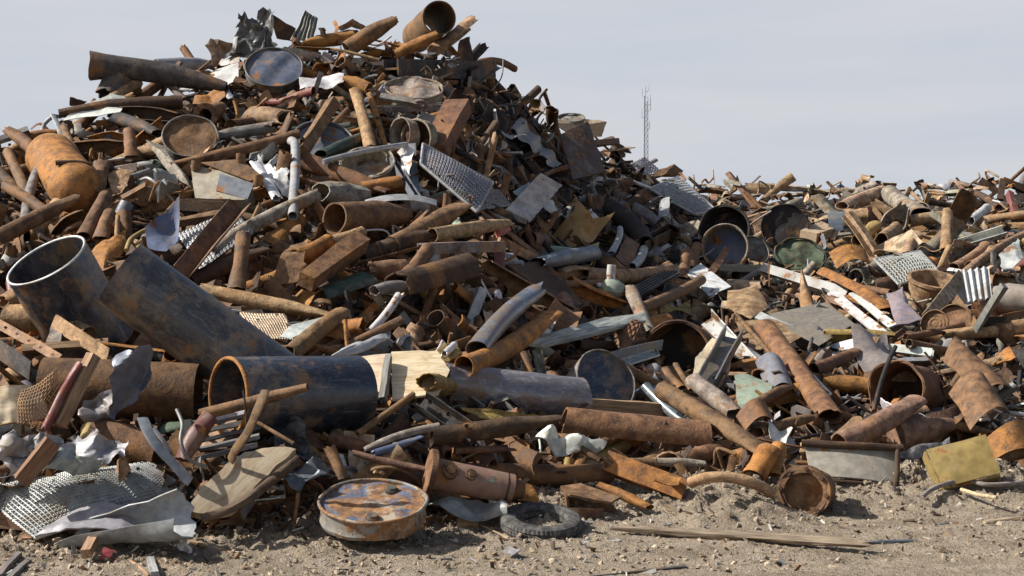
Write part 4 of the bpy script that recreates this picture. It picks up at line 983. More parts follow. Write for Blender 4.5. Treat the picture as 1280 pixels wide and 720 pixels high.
P('second slim pipe slanting up beside it, darker and shorter', 482, 516, 512, 498, 9, 'dark brown', d=.85, up=.6)
P('dark red pipe lying under the level blue black pipe', 412, 548, 470, 562, 18, 'reddish brown', d=.7, up=.6)
def pump():
    ya = anchor([(560, 600)]); p1, p2 = at(538, 591, .78, ya, .8), at(640, 611, .62, ya, .8); M, L = frame_x(p1, p2); r = 20 * p1.y / F
    V, Fc = sweep(straight(L, 12), r, .01, 28, solid=True, dent=.02, rad=lambda s: 1 - .06 * s); o = link('pump_casing', V, Fc, 'chipped_paint', None, M, colour('pink'), 40)
    V, Fc = lathe([(0, -.015), (r * 1.5, -.015), (r * 1.52, 0), (r * 1.5, .015), (0, .015)], 32); f = link('flange', [Vector((v.z - L / 2, v.x, v.y)) for v in V], Fc, 'rust', o, None, colour('brown'), 35)
    V, Fc = lathe([(0, .06), (r * .55, .06), (r * .6, .03), (r * .6, -.01), (r * .9, -.012), (r * .98, -.04)], 24); link('end_cap', [Vector((v.z + L / 2, v.x, v.y)) for v in V], Fc, 'rust', o, None, colour('dark brown'), 35)
    Mi = M.to_3x3().inverted(); n = (Mi @ Vector((0, -.85, .5))); n = Vector((0, n.y, n.z)).normalized()
    for k, (x, s) in enumerate(((-.30, 1.3), (-.05, .9))):
        V, Fc = lathe([(0, .03), (.018 * s, .03), (.018 * s, .012), (.032 * s, .012), (.036 * s, -.02)], 14); link('bolt', V, Fc, 'rust', o, frame_n(Vector((x * L, 0, 0)) + n * r * .97, n), colour('brown'), 40)
    m2, V, Fc = poly_plate([Vector((.016 * math.cos(a), .026 * math.sin(a), 0)) for a in [2 * PI * i / 10 for i in range(10)]], .003, 0, sub=1, rings=2); link('paint_patch', V, Fc, 'chipped_paint', o, frame_n(Vector((.22 * L, 0, 0)) + n * r * .95, n), (.12, .32, .28), 40)
    reg(o, 'pink brown pump casing with a round flange lying behind the tyre', 'pump', None, 'the pink pump casing')
pump()
P('long dark brown pipe lying level above the box plates', 566, 585, 764, 592, 28, 'reddish brown', d=.62, up=.8, lm='the long level dark pipe', cut=(0, .4))
P('narrow brown pipe lying above the long level dark pipe', 570, 564, 642, 562, 9, 'brown', d=.6, up=.6)
P('stub of brown pipe leaning on the silver sheet', 716, 556, 748, 574, 10, 'brown', d=.9, up=.6)
G('crumpled bright silver sheet under the big brown gutter', [(652, 548), (700, 540), (758, 562), (700, 566)], 'white', 'zinc', d=.74, up=.6, crumple=.05, jag=.03, lm='the bright silver sheet', name='crumpled_sheet', curl=.8)
P('big brown half pipe gutter lying level in the foreground', 702, 531, 886, 549, 46, 'brown', arc=4.0, a0=-.35, d=1.0, up=.8, lm='the big brown gutter', seg=26, dent=.03, cut=(.2, -.1))
B('pale wooden plank end lying above the big brown gutter', 728, 506, 826, 512, 16, 'bar', 'tan', 'old_wood', d=.95, up=.6, name='wooden_plank', cat='plank', lm='the plank above the gutter', roll=0, twist=0)
P('grey blue pipe end slanting into the gutter from above', 808, 484, 860, 532, 13, 'blue grey', 'scaled_steel', d=.9, up=.5)
P('long thick brown pipe slanting down right of the plank', 828, 488, 958, 566, 25, 'brown', d=.9, up=.5, lm='the long slanting brown pipe')
def rope():
    p1, p2 = at(756, 580, .8, anchor([(756, 592)]), .8), at(820, 578, .8, anchor([(756, 592)]), .8); M, L = frame_x(p1, p2); o = None
    for k in range(6):
        C = [Vector(((s / 30 - .5) * L, .017 * math.cos(k * PI / 3 + s * .42), .017 * math.sin(k * PI / 3 + s * .42))) for s in range(31)]
        V, Fc = sweep(C, .0125, seg=7, solid=True)
        if o is None: o = link('wire_rope', V, Fc, 'rust', None, M, colour('brown'), 60)
        else: link('strand', V, Fc, 'rust', o, None, colour('brown'), 60)
    reg(o, 'short end of thick twisted wire rope under the big gutter', 'wire rope', None, 'the twisted wire rope')
rope()
P('tan pipe end lying level right of the wire rope', 822, 577, 880, 580, 12, 'grey tan', d=.72, up=.6)
B('orange brown angle plate running down to the right by the wire rope', 758, 578, 858, 614, 26, 'L', 'orange', d=.7, up=.5, roll=-.4, lm='the orange angle plate', twist=.1)
Q('triangular orange plate right of the wire rope', [(818, 600), (826, 578), (852, 598), (848, 606)], 'orange', d=1.2, up=.5, fold=[(.2, 0, -.5)])
def box_plate():
    ya = anchor([(730, 655)])
    o = Q('open rust brown box with a lid of folded plate near the tyre', [(706, 622), (768, 632), (766, 650), (708, 650)], 'brown', d=.0, up=1, thick=.02, crumple=.004, name='folded_box', cat='box', lm='the folded rust box')
    pts = [(700, 608), (726, 604), (776, 621), (764, 628), (712, 618)]
    P3 = [at(u, v, .03 + (0 if i > 1 else -.22), ya, 1) for i, (u, v) in enumerate(pts)]; M, V, Fc = poly_plate(P3, .012, .004)
    l = link('lid', V, Fc, 'rust', None, M, colour('brown'), 35); l.parent = o; l.matrix_parent_inverse = o.matrix_world.inverted()
    pts = [(708, 620), (709, 650), (702, 640), (702, 612)]
    P3 = [at(u, v, .0 - (.3 if i > 1 else 0), ya, 1) for i, (u, v) in enumerate(pts)]; M, V, Fc = poly_plate(P3, .012, .004)
    l = link('side_panel', V, Fc, 'rust', None, M, colour('brown'), 35); l.parent = o; l.matrix_parent_inverse = o.matrix_world.inverted()
box_plate()
G('curved rust brown gutter plate standing behind the tyre', [(682, 630), (754, 636), (750, 660), (684, 652)], 'brown', 'rust', d=-.12, up=1, bow=.07, name='gutter_plate', cat='plate', crumple=.01)
P('narrow orange flat pipe lying right of the folded box', 750, 606, 812, 634, 13, 'orange', crush=(.6, .6), d=.5, up=.5)
Q('upright orange plate left of the folded box', [(640, 624), (642, 600), (652, 598), (658, 622)], 'orange', d=.5, up=.8)
Q('second upright orange plate, leaning on the first', [(652, 626), (648, 602), (664, 606), (676, 628)], 'orange', d=.48, up=.8)
Q('grey crumpled foil lying between pump casing and tyre', [(534, 626), (600, 620), (632, 634), (630, 646), (560, 640)], 'pale grey', 'zinc', d=.42, up=.5, crumple=.05, freq=9)
B('small cut wooden block on the ground left of the tyre', 572, 655, 598, 655, 17, 'bar', 'tan', 'old_wood', d=.15, up=1, name='wooden_block', cat='block', roll=0, twist=0)
def tyre():
    c = at(676, 657, .2); c.z = ground_z(c.x, c.y) + .036; R = 52 * c.y / F
    prof = [(R * .60, -.035), (R * .64, -.07), (R * .80, -.082), (R * .95, -.066), (R, -.03), (R * .985, -.012), (R * 1.0, -.008), (R * 1.0, .008), (R * .985, .012), (R, .03), (R * .95, .066), (R * .80, .082), (R * .64, .07), (R * .60, .035), (R * .62, .0), (R * .60, -.035)]
    prof = [(a, b * .5) for a, b in prof]; M = Matrix.Translation(c) @ Matrix.Rotation(.2, 4, 'X') @ Matrix.Rotation(.05, 4, 'Y')
    V, Fc = lathe(prof, 168); n = len(prof)
    for i, p in enumerate(V):                      # tread blocks
        k, z = divmod(i, n)
        if 3 < z < 11 and (k + (z > 7)) % 3 == 0: V[i] = Vector((p.x * .984, p.y * .984, p.z))
    o = link('tyre', V, Fc, 'rubber', None, M, (.05, .05, .05), 25)
    reg(o, 'worn grey black tyre lying flat on the dirt', 'tyre', None, 'the tyre')
tyre()
def log():
    ys_ = anchor([(770, 667)]); p1, p2 = at(772, 668), at(1064, 687); p1.z, p2.z = .03, .03; M, L = frame_x(p1, p2)
    def rad(s): return (.55 + .6 * min(1, s * 3)) * (1 + .12 * noise.noise(Vector((s * 9, 1, 2)))) * (1 if s < .9 else 1 - (s - .9) * 3)
    V, Fc = sweep(straight(L, 60, .012), .026, seg=22, solid=True, rad=rad, sq=lambda s: (1.0, .72), dent=.45, seed=3, jag=(.05, .12))
    for i, p in enumerate(V):                      # splits and torn fibres along the grain
        j = i % 22; V[i] = Vector((p.x, p.y * (1 + .25 * noise.noise(Vector((p.x * 6, j * 1.7, 0)))), p.z * (1 + .5 * noise.noise(Vector((p.x * 5, j * 2.3, 4))))))
    o = link('weathered_log', V, Fc, 'old_wood', None, M, (.27, .215, .155), 50); reg(o, 'long weathered split log lying on the dirt at the front', 'log', None, 'the weathered log')
log()
# --- right side
D('dark open drum tipped left above the drum with blue contents', 905, 287, 32, -.30, .28, .26, 'black', 'black', d=.45, open_=True, lm='the upper open drum', up=.5)
D('open drum with pale blue contents below the upper open drum', 906, 308, 29, -.25, .2, .22, 'grey tan', 'blue', d=.62, open_=True, lm='the drum with blue contents', lidmat='chipped_paint', up=.5)
D('round black drum lid facing left, near the skyline', 981, 284, 29, -.1, .15, .2, 'black', 'black', d=.45, lm='the black drum lid near the skyline', up=.5)
D('mossy green drum end lying right below the black lid', 1001, 318, 31, .1, .72, .12, 'dark green', 'green', 'rust', d=.4, lm='the mossy green drum end', dent=.1)
D('grey round cap wedged between open drums and mossy drum end', 944, 312, 19, .35, .5, .08, 'grey', 'grey', d=.4, name='steel_cover', cat='cover')
B('white drilled angle bar lying below the mossy drum end', 955, 336, 1062, 368, 12, 'L', 'pale grey', 'chipped_paint', d=.52, roll=-.5, holes=6, twist=0, lm='the white drilled angle', name='drilled_angle')
B('rusty flat bar standing beside the white drilled angle', 961, 330, 962, 362, 11, 'flat', 'reddish brown', d=.62, up=.8, roll=1.57)
Q('white board with a pale blue sticker lying in the heap right', [(857, 340), (876, 329), (914, 358), (886, 370)], 'white', 'chipped_paint', d=.62, crumple=.002, lm='the white board', name='white_board', cat='board', jag=0)
Q('torn tan plate right of the white board', [(908, 384), (910, 364), (946, 357), (962, 384), (938, 398)], 'tan', d=.58, bow=.04, lm='the torn tan plate')
B('narrow brown bar leaning across the white board', 886, 346, 908, 312, 9, 'box', 'brown', d=.75, up=.7)
B('long weathered beam lying above the white drilled angle', 898, 334, 962, 336, 14, 'box', 'grey tan', 'old_wood', d=.4, name='wooden_beam', roll=0, twist=0)
P('pale tan pipe with an open right mouth near the right skyline', 1052, 257, 1100, 242, 17, 'pale tan', d=.4, d2=.55, lm='the pale tan skyline pipe', flare=0, taper=1.2)
P('dark tan pipe slanting down below the right skyline', 1112, 242, 1152, 266, 23, 'grey tan', d=.42, lm='the dark tan skyline pipe')
P('brown drum like pipe left below the pale tan skyline pipe', 1056, 272, 1084, 270, 20, 'tan', d=.42, d2=.5)
P('long tan pipe lying level below the dark tan skyline pipe', 1136, 277, 1206, 271, 15, 'tan', d=.5, crush=(0, .5), lm='the level tan pipe at right')
P('upright tan pipe standing at right of the level tan pipe', 1184, 266, 1183, 312, 14, 'tan', d=.62, up=.8, lm='the upright tan pipe')
P('yellow tan pipe stub lying left of the perforated sheet', 1072, 300, 1094, 280, 16, 'yellow', 'rust', d=.52)
P('dark mouthed pipe stub right of the yellow tan stub', 1102, 300, 1120, 286, 18, 'tan', d=.56, d2=.4)
P('slim brown pipe stub standing below the level tan pipe', 1134, 318, 1148, 296, 12, 'tan', d=.55)
B('pale cut board lying left under the skyline at right', 1010, 296, 1034, 286, 22, 'box', 'pale tan', 'old_wood', d=.42, name='wooden_board', cat='board', roll=.3)
G('blue grey bucket of bent sheet left of the brown drum pipe', [(1032, 268), (1056, 266), (1054, 288), (1036, 290)], 'blue grey', 'zinc', d=.45, up=.7, curl=1.6, name='bent_sheet')
B('dark beam rising to the left on the right skyline', 1225, 225, 1247, 240, 8, 'bar', 'dark brown', d=.3, up=.8)
B('dark beam standing upright on the right skyline', 1250, 250, 1254, 225, 8, 'bar', 'dark brown', d=.35, up=.9)
B('dark beam sloping down right from the upright one', 1253, 226, 1284, 238, 8, 'bar', 'dark brown', d=.36, up=.9, lm='the dark beams on the right skyline')
P('dark brown pipe slanting on the far right skyline', 1214, 240, 1248, 260, 9, 'dark brown', d=.4)
B('dark red painted bar near the right edge of the photo', 1262, 242, 1270, 272, 8, 'bar', 'red', 'chipped_paint', d=.42, up=.6)
P('white pipe lying right of the upright tan pipe', 1213, 276, 1234, 260, 12, 'white', 'zinc', d=.5)
P('long slim tan pipe running to the right edge of the photo', 1200, 346, 1290, 288, 10, 'tan', d=.62, lm='the long slim pipe at the right edge')
P('tan pipe leaning under the long slim pipe', 1192, 334, 1232, 306, 14, 'tan', d=.5)
P('short tan pipe beside the leaning tan pipe', 1212, 332, 1240, 312, 12, 'tan', d=.55)
def perf():
    pts = [(1093, 324), (1150, 314), (1172, 338), (1124, 356)]
    X('curved perforated grey sheet with a white edge at right', pts, 16, 10, 'pale grey', d=.55, w=.012, lm='the curved perforated sheet', frame=.014, bow=.07, name='perforated_sheet')
perf()
G('curved orange drum shell left of the perforated sheet', [(1036, 316), (1082, 312), (1088, 330), (1046, 336)], 'orange', 'rust', d=.52, up=.7, bow=.08, lm='the orange drum shell', name='drum_shell', cat='drum shell')
P('orange brown pipe slanting down under the orange shell', 1030, 346, 1112, 388, 24, 'orange', d=.58, lm='the slanting orange pipe at right', arc=4.4, a0=.4)
P('narrow brown pipe lying on the slanting orange pipe', 1072, 358, 1112, 366, 9, 'brown', d=.75)
def pot():
    c = at(1168, 352, .7); k = c.y / F; M = Matrix.Translation(c) @ Matrix.Rotation(.32, 4, 'X') @ Matrix.Rotation(.08, 4, 'Y')
    prof = [(0, -36 * k), (20 * k, -36 * k), (25 * k, -30 * k), (30 * k, -12 * k), (31 * k, -2 * k), (34 * k, 0), (34 * k, 4 * k), (30 * k, 4 * k), (28.5 * k, 0), (27 * k, -12 * k), (22 * k, -28 * k), (0, -30 * k)]
    V, Fc = lathe(prof, 36, .03, 3); o = link('iron_pot', V, Fc, 'rust', None, M, colour('tan'), 35); reg(o, 'round tan iron pot with a thick rim at right', 'pot', None, 'the tan iron pot')
pot()
B('tan strap with round holes leaning over the iron pot', 1158, 400, 1203, 344, 17, 'flat', 'pale tan', 'rust', d=.92, roll=.9, holes=5, twist=0, lm='the drilled tan strap', name='drilled_strap', cat='strap')
G('white corrugated sheet scrap right of the iron pot', [(1203, 338), (1236, 333), (1240, 372), (1210, 378)], 'pale grey', 'zinc', d=.6, up=.8, corr=(4, .014, 'u'), lm='the white corrugated scrap', name='corrugated_sheet', nu=40)
G('crumpled white plastic film right of the corrugated scrap', [(1250, 318), (1272, 302), (1278, 326), (1256, 340)], 'pale grey', 'chipped_paint', d=.55, up=.7, crumple=.03, jag=.03, name='plastic_film', cat='film')
P('dull green flattened tank at the right edge below the plastic film', 1232, 372, 1300, 376, 38, 'grey tan', 'chipped_paint', d=.5, crush=(.35, .35), solid=True, lm='the flattened tank at the right edge', name='flattened_tank', cat='tank', dent=.15)
B('long white flat bar slanting below the orange pipe at right', 1040, 366, 1106, 420, 13, 'flat', 'white', 'chipped_paint', d=.55, roll=.3, lm='the white flat bars')
B('second white flat bar slanting right beside the first', 1066, 366, 1116, 408, 11, 'flat', 'white', 'chipped_paint', d=.5, roll=.3)
Q('purple grey bent sheet left below the iron pot', [(1108, 366), (1128, 357), (1136, 382), (1154, 398), (1120, 408)], 'purple grey', 'chipped_paint', d=.62, crumple=.02, bow=.04, lm='the purple grey sheet')
Q('broad light grey sheet lying flat right of centre', [(962, 392), (1032, 378), (1068, 404), (1024, 432), (990, 414)], 'grey tan', 'zinc', d=.56, crumple=.006, lm='the broad light grey sheet', jag=.004)
Q('wide rusty plate beneath the broad light grey sheet', [(920, 402), (968, 398), (1004, 420), (968, 440), (936, 436)], 'tan', d=.48, crumple=.01)
P('long tan pipe lying level at the right edge', 1180, 417, 1292, 406, 15, 'tan', d=.62, lm='the level pipe at the right edge', taper=1.3)
for k, (u, v, r) in enumerate(((1168, 404, 17), (1192, 402, 22))):
    D(('left one of two brown wheel discs below the iron pot', 'right one of two brown wheel discs, larger')[k], u, v, r, -.45, .3, .06, 'brown', 'brown', d=.62 - .06 * k, name='wheel_disc', cat='wheel')
B('brown angle bar leaning right of the wheel discs', 1198, 376, 1226, 410, 12, 'L', 'brown', d=.7)
P('yellow orange split pipe lying in the right middle', 1032, 420, 1116, 420, 17, 'yellow', 'rust', arc=4.0, a0=.3, d=.66, crush=(0, .5), lm='the yellow split pipe')
Q('pale folded sheet below the yellow split pipe', [(1062, 428), (1108, 424), (1124, 448), (1082, 464)], 'grey tan', 'zinc', d=.66, crumple=.03, fold=[(2.0, 0, .4)], lm='the pale folded sheet')
B('white channel bar lying right of the pale folded sheet', 1106, 434, 1166, 440, 12, 'U', 'white', 'chipped_paint', d=.62, twist=.1)
B('white flat bar crossing below the white channel bar', 1112, 452, 1160, 448, 10, 'flat', 'pale grey', 'zinc', d=.6)
P('rusty slim pipe lying above the white channel bar', 1134, 421, 1202, 406, 9, 'brown', d=.74)
D('torn brown tank with an arched window facing left', 1120, 486, 36, -.5, .18, .52, 'brown', 'dark brown', d=.72, open_=True, lm='the torn brown tank', name='torn_tank', cat='tank', ribs=1, dent=.1, up=.6)
Q('tan half round cover plate across the top of the torn tank mouth', [(1094, 474), (1104, 456), (1124, 448), (1142, 456), (1146, 476)], 'pale tan', d=.98, up=.7, bow=.03, thick=.012)
G('tall folded brown plate right of the torn brown tank', [(1178, 446), (1200, 424), (1268, 492), (1222, 498)], 'brown', 'rust', d=.8, up=.6, bow=.1, lm='the tall folded brown plate', crumple=.02, name='folded_plate', cat='plate')
G('wide curved brown plate below the tall folded plate', [(1186, 490), (1236, 480), (1268, 524), (1214, 538)], 'brown', 'rust', d=.82, up=.6, bow=.14, crumple=.02, name='folded_plate', cat='plate', lm='the wide curved brown plate')
P('thick purplish brown pipe slanting up before the torn tank', 1050, 554, 1146, 500, 28, 'pink', d=.95, up=.7, lm='the purplish brown pipe')
P('grey pink cone lying under the pink bracket', 1120, 546, 1190, 530, 46, 'pink', taper=.35, d=.8, up=.6, solid=True, name='metal_cone', cat='cone', lm='the grey pink cone')
B('pink bracket arm lying above the grey pink cone', 1156, 524, 1212, 508, 14, 'U', 'pink', d=.95, up=.6, name='bracket_arm', cat='bracket', kink=.1)
P('thin black bar leaning before the torn brown tank', 1093, 512, 1119, 434, 6, 'black', solid=True, d=1.1, up=.8, name='thin_bar', cat='bar')
P('large brown pipe leaning down right of centre', 956, 408, 1038, 520, 27, 'brown', d=.72, up=.4, lm='the large leaning brown pipe')
P('thin brown rod leaning left of the large leaning pipe', 920, 393, 986, 466, 6, 'brown', solid=True, d=.78, name='thin_rod', cat='rod')
W('thin dark bar crossing the large leaning pipe', [(997, 494, .9), (1006, 458, .95), (1015, 423, 1.0)], 5, 'dark grey', 'rust')
B('pale grey channel beam leaning right of the black drum mouth', 882, 478, 917, 414, 24, 'U', 'grey', 'zinc', d=.9, up=.6, roll=.2, twist=0, lm='the pale grey channel')
Q('lump of cream foam board behind the pale grey channel', [(866, 474), (874, 440), (890, 424), (918, 430), (910, 462), (888, 478)], 'cream', 'plywood', d=.7, up=.6, crumple=.03, thick=.06, name='foam_board', cat='foam board')
for k in range(3):
    P(('first of three stub rods standing above the pale grey channel', 'middle one of three stub rods standing above the channel', 'last and tallest of three stub rods above the channel')[k], 899 + 8 * k, 420 - k, 901 + 8 * k, 398 - 2 * k, 5, 'brown', solid=True, d=.75, up=.8, name='rod_stub', cat='rod', group='rod stubs above the pale channel')
P('dusty brown pipe with a dark left mouth below the channel', 866, 474, 918, 516, 23, 'grey tan', d=.92, up=.6, d2=.8)
Q('pale green sheet with brown edges lying right of the dusty pipe', [(918, 472), (934, 470), (968, 480), (958, 504), (924, 508)], 'pale green', 'chipped_paint', d=.78, crumple=.02, lm='the pale green sheet')
G('blue grey curved shell behind the pale green sheet', [(944, 452), (984, 462), (998, 498), (960, 492)], 'blue grey', 'chipped_paint', d=.66, up=.5, bow=.1, lm='the blue grey shell', name='curved_shell', cat='shell')
P('brown pipe stub leaning on the pale green sheet', 948, 504, 984, 484, 14, 'brown', d=.95)
G('brown curved plate below the pale green sheet', [(920, 520), (958, 505), (970, 530), (932, 538)], 'brown', 'rust', d=.85, up=.6, bow=.08, name='curved_plate', cat='plate')
Q('white torn paper and sheet scrap in the lower right middle', [(956, 532), (964, 524), (990, 534), (984, 546), (962, 544)], 'white', 'chipped_paint', d=.8, crumple=.03)
P('brown pipe lying level right of the white paper scrap', 950, 540, 1012, 522, 15, 'brown', d=.72)
Q('orange brown plate under the large leaning pipe', [(920, 456), (950, 450), (958, 474), (928, 476)], 'orange', d=.6)
P('orange pipe lying below the yellow split pipe', 1030, 478, 1096, 484, 22, 'orange', d=.6, lm='the orange pipe below the folded sheet')
P('brown pipe running up to the pale folded sheet', 1018, 462, 1068, 440, 17, 'brown', d=.7, crush=(0, .5))
Q('thin white lath lying across the dark gap right', [(1006, 462), (1010, 460), (1040, 492), (1036, 495)], 'white', 'chipped_paint', d=.9, jag=0, crumple=.001)
# --- right foreground
def grey_box():
    o = G('wide grey painted panel with orange rust streaks and dark rim', [(1006, 556), (1122, 562), (1120, 606), (1014, 596)], (.31, .285, .245), 'chipped_paint', d=.5, up=1, bow=.03, dd=(-.16, -.16, 0, 0), lm='the wide grey panel', name='painted_case', cat='panel', thick=.012)
    b = o.matrix_world.inverted(); ya = anchor([(1120, 606)])
    for a, c, w_ in (((1002, 554), (1128, 560), .022), ((1122, 560), (1121, 608), .016), ((1012, 598), (1121, 608), .010)):
        C = [b @ at(a[0] + (c[0] - a[0]) * k / 6, a[1] + (c[1] - a[1]) * k / 6, .52 + .03 * math.sin(PI * k / 6) - .16 * max(0, min(1, (602 - (a[1] + (c[1] - a[1]) * k / 6)) / 44)), ya, 1) for k in range(7)]
        V, Fc = sweep(C, w_, seg=8, solid=True, dent=.2); link('edge_trim', V, Fc, 'rust', o, None, colour('dark brown'), 50)
grey_box()
G('black glossy tarp strip wound behind the wide grey panel', [(1116, 566), (1184, 548), (1188, 560), (1122, 578)], 'black', 'dark_film', d=.7, up=.8, crumple=.05, name='tarp_strip', cat='tarp')
def yellow_panel():
    pts = [(1158, 562), (1232, 543), (1251, 591), (1179, 609)]; ya = anchor(pts); P3 = [at(u, v, .62 + (-.12 if i < 2 else 0), ya, 1) for i, (u, v) in enumerate(pts)]
    M, V, Fc = poly_plate(P3, .02, .004, 4, .01, None, .002, 4); o = link('yellow_case', V, Fc, 'chipped_paint', None, M, PAL['ochre'], 38)
    Mi = M.inverted(); L = [Mi @ p for p in P3]
    for a, b in ((3, 0), (2, 3)):
        q = [L[a] + Vector((0, 0, -.024)), L[b] + Vector((0, 0, -.024)), L[b] + Vector((0, 0, -.14)), L[a] + Vector((0, 0, -.14))]
        m2, V, Fc = poly_plate(q, .01, .003); link('side_panel', V, Fc, 'chipped_paint', o, m2, PAL['ochre'], 38)
    reg(o, 'dull yellow metal case panel tilted on the dirt at right', 'panel', None, 'the dull yellow panel')
yellow_panel()
G('curved bright orange plate at the right edge above the dirt', [(1232, 548), (1282, 526), (1296, 566), (1244, 574)], 'orange', 'rust', d=.66, up=.8, bow=.08, lm='the orange plate at the right edge', name='curved_plate', cat='plate')
P('brown pipe lying level under the curved bright orange plate', 1238, 572, 1300, 562, 18, 'brown', d=.6, up=.8)
W('grey frayed cable lying on the dirt under the yellow panel', [(1152, 622, .5), (1168, 610, .75), (1204, 600, .8), (1236, 606, .75), (1290, 602, .75)], 6, 'grey', 'old_wood', up=0, name='frayed_cable', cat='cable')
W('short pale stick lying on the dirt below the frayed cable', [(1202, 612, .6), (1222, 618, .6), (1246, 622, .6)], 5, 'pale tan', 'old_wood', up=0, name='wooden_stick', cat='stick')
def ring_cyl():
    o = D('rusty cracked cylinder with a bolted rim standing on the dirt', 1004, 615, 30, -.35, .12, .3, 'brown', 'brown', d=.35, up=1, lm='the cracked rusty cylinder', name='bolted_cylinder', cat='cylinder', ribs=0, dent=.12, recess=.045)
    R = 30 * 9.9 / F
    V, Fc = lathe([(R * .74, .004), (R * 1.03, .006), (R * 1.04, -.03), (R * .96, -.034), (R * .74, -.02), (R * .74, .004)], 36, .06, 2); f = link('flange', V, Fc, 'rust', o, None, colour('brown'), 35)
    for k in range(8):
        a = k * PI / 4 + .2; V, Fc = lathe([(0, .012), (.012, .012), (.013, 0)], 8); link('bolt', [v + Vector((math.cos(a) * R * .88, math.sin(a) * R * .88, .006)) for v in V], Fc, 'rust', f, None, colour('dark brown'), 30)
ring_cyl()
W('curved tan pipe arching over the dirt mound', [(862, 604, .9), (884, 597, 1.0), (915, 597, 1.0), (942, 604, .95), (966, 617, .8)], 14, 'tan', 'rust', hollow=True, up=.8, name='curved_pipe', cat='pipe', lm='the curved tan pipe')
P('orange rusty sleeve lying above the curved tan pipe', 942, 596, 962, 562, 30, 'orange', d=.6, up=.8, dent=.12, crush=(.2, .3), lm='the orange sleeve')
P('second orange sleeve left of the first, with a pale stripe', 964, 592, 974, 558, 20, 'orange', d=.66, up=.8, dent=.1)
B('brown flat bar lying below the large leaning pipe', 938, 548, 1030, 564, 9, 'flat', 'brown', d=.7, up=.6)
# --- on the dirt in front
def ground_stick(label, u1, v1, u2, v2, w_, col, mat='old_wood', name='wooden_stick', cat='stick', lm=None, z=.5, sec=None):
    p1, p2 = at(u1, v1), at(u2, v2); r = w_ / 2 * p1.y / F
    for p in (p1, p2): p.z = ground_z(p.x, p.y) + r * z
    M, L = frame_x(p1, p2)
    if sec: V, Fc = beam(L, r * 2, sec, 8, .01, 0, .2, .004, sd())
    else: V, Fc = sweep(straight(L, 12, .02), r, seg=10, solid=True, dent=.3, seed=sd())
    reg(link(name, V, Fc, mat, None, M, colour(col), 45), label, cat, None, lm)
ground_stick('thick brown timber lying on the dirt in the left corner', -20, 677, 130, 683, 20, 'brown', name='timber', cat='timber', lm='the brown timber', sec='bar', z=.9)
ground_stick('short wooden wedge propped by the end of the brown timber', 108, 704, 134, 680, 12, 'tan', name='wooden_wedge', cat='wedge', sec='bar', z=1.6)
ground_stick('grey split lath lying in the lower left corner, outer one', -4, 724, 24, 696, 7, 'grey', sec='bar', name='wooden_lath', cat='lath')
ground_stick('grey split lath lying in the lower left corner, inner one', 12, 726, 36, 700, 7, 'grey', sec='bar', name='wooden_lath', cat='lath')
ground_stick('grey chip of wood standing in the dirt by the lower edge', 194, 722, 188, 700, 10, 'pale grey', sec='bar', name='wood_chip', cat='chip')
ground_stick('thin twig on the dirt left of the grey wood chip', 158, 698, 186, 722, 4, 'tan', name='twig', cat='twig')
ground_stick('tan slip of wood lying on the dirt below the wood slab', 238, 688, 290, 692, 5, 'tan', name='wood_strip', cat='strip')
ground_stick('long dull grey bar lying on the dirt at the bottom edge', 740, 722, 858, 710, 7, 'dark grey', 'rust', name='flat_bar', cat='bar', sec='box')
ground_stick('thin brown twig lying in front of the front drum lid', 474, 686, 596, 682, 3.5, 'brown', name='twig', cat='twig')
ground_stick('pale stick lying on the dirt at the right edge', 1230, 655, 1290, 651, 6, 'pale tan')
ground_stick('blue grey strip of plastic on the dirt right of the log', 1078, 682, 1140, 678, 5, 'blue grey', 'dark_film', name='plastic_strip', cat='strip')
ground_stick('thin pale wire lying between wooden block and tyre', 600, 662, 640, 678, 2.5, 'pale tan', name='wire', cat='wire')
Q('torn white rag lying on the dirt near the wood slip', [(222, 680), (232, 672), (242, 690), (232, 694)], 'white', 'chipped_paint', d=.04, up=1, crumple=.02, name='white_rag', cat='rag')
Q('small red plastic scrap by the wooden wedge', [(124, 700), (128, 685), (142, 688), (138, 698)], (.36, .06, .07), 'chipped_paint', d=.03, up=1, name='plastic_scrap', cat='scrap')
Q('small pale blue scrap lying on the dirt below the tyre', [(628, 688), (636, 682), (650, 688), (640, 694)], 'pale grey', 'chipped_paint', d=.02, up=.6, name='plastic_scrap', cat='scrap')
# ------------------------------------------------------------------ the rest of the heap: pieces strewn over the slope by kind
rf = random.Random(11)
FILL = []
def slope_frame(u, v):
    c = at(u, v); a = at(u + 6, v) - at(u - 6, v); b = at(u, v - 5) - at(u, v + 5)
    a.normalize(); n = a.cross(b).normalized()
    if n.y > 0: n = -n
    return c, a, n.cross(a).normalized(), n

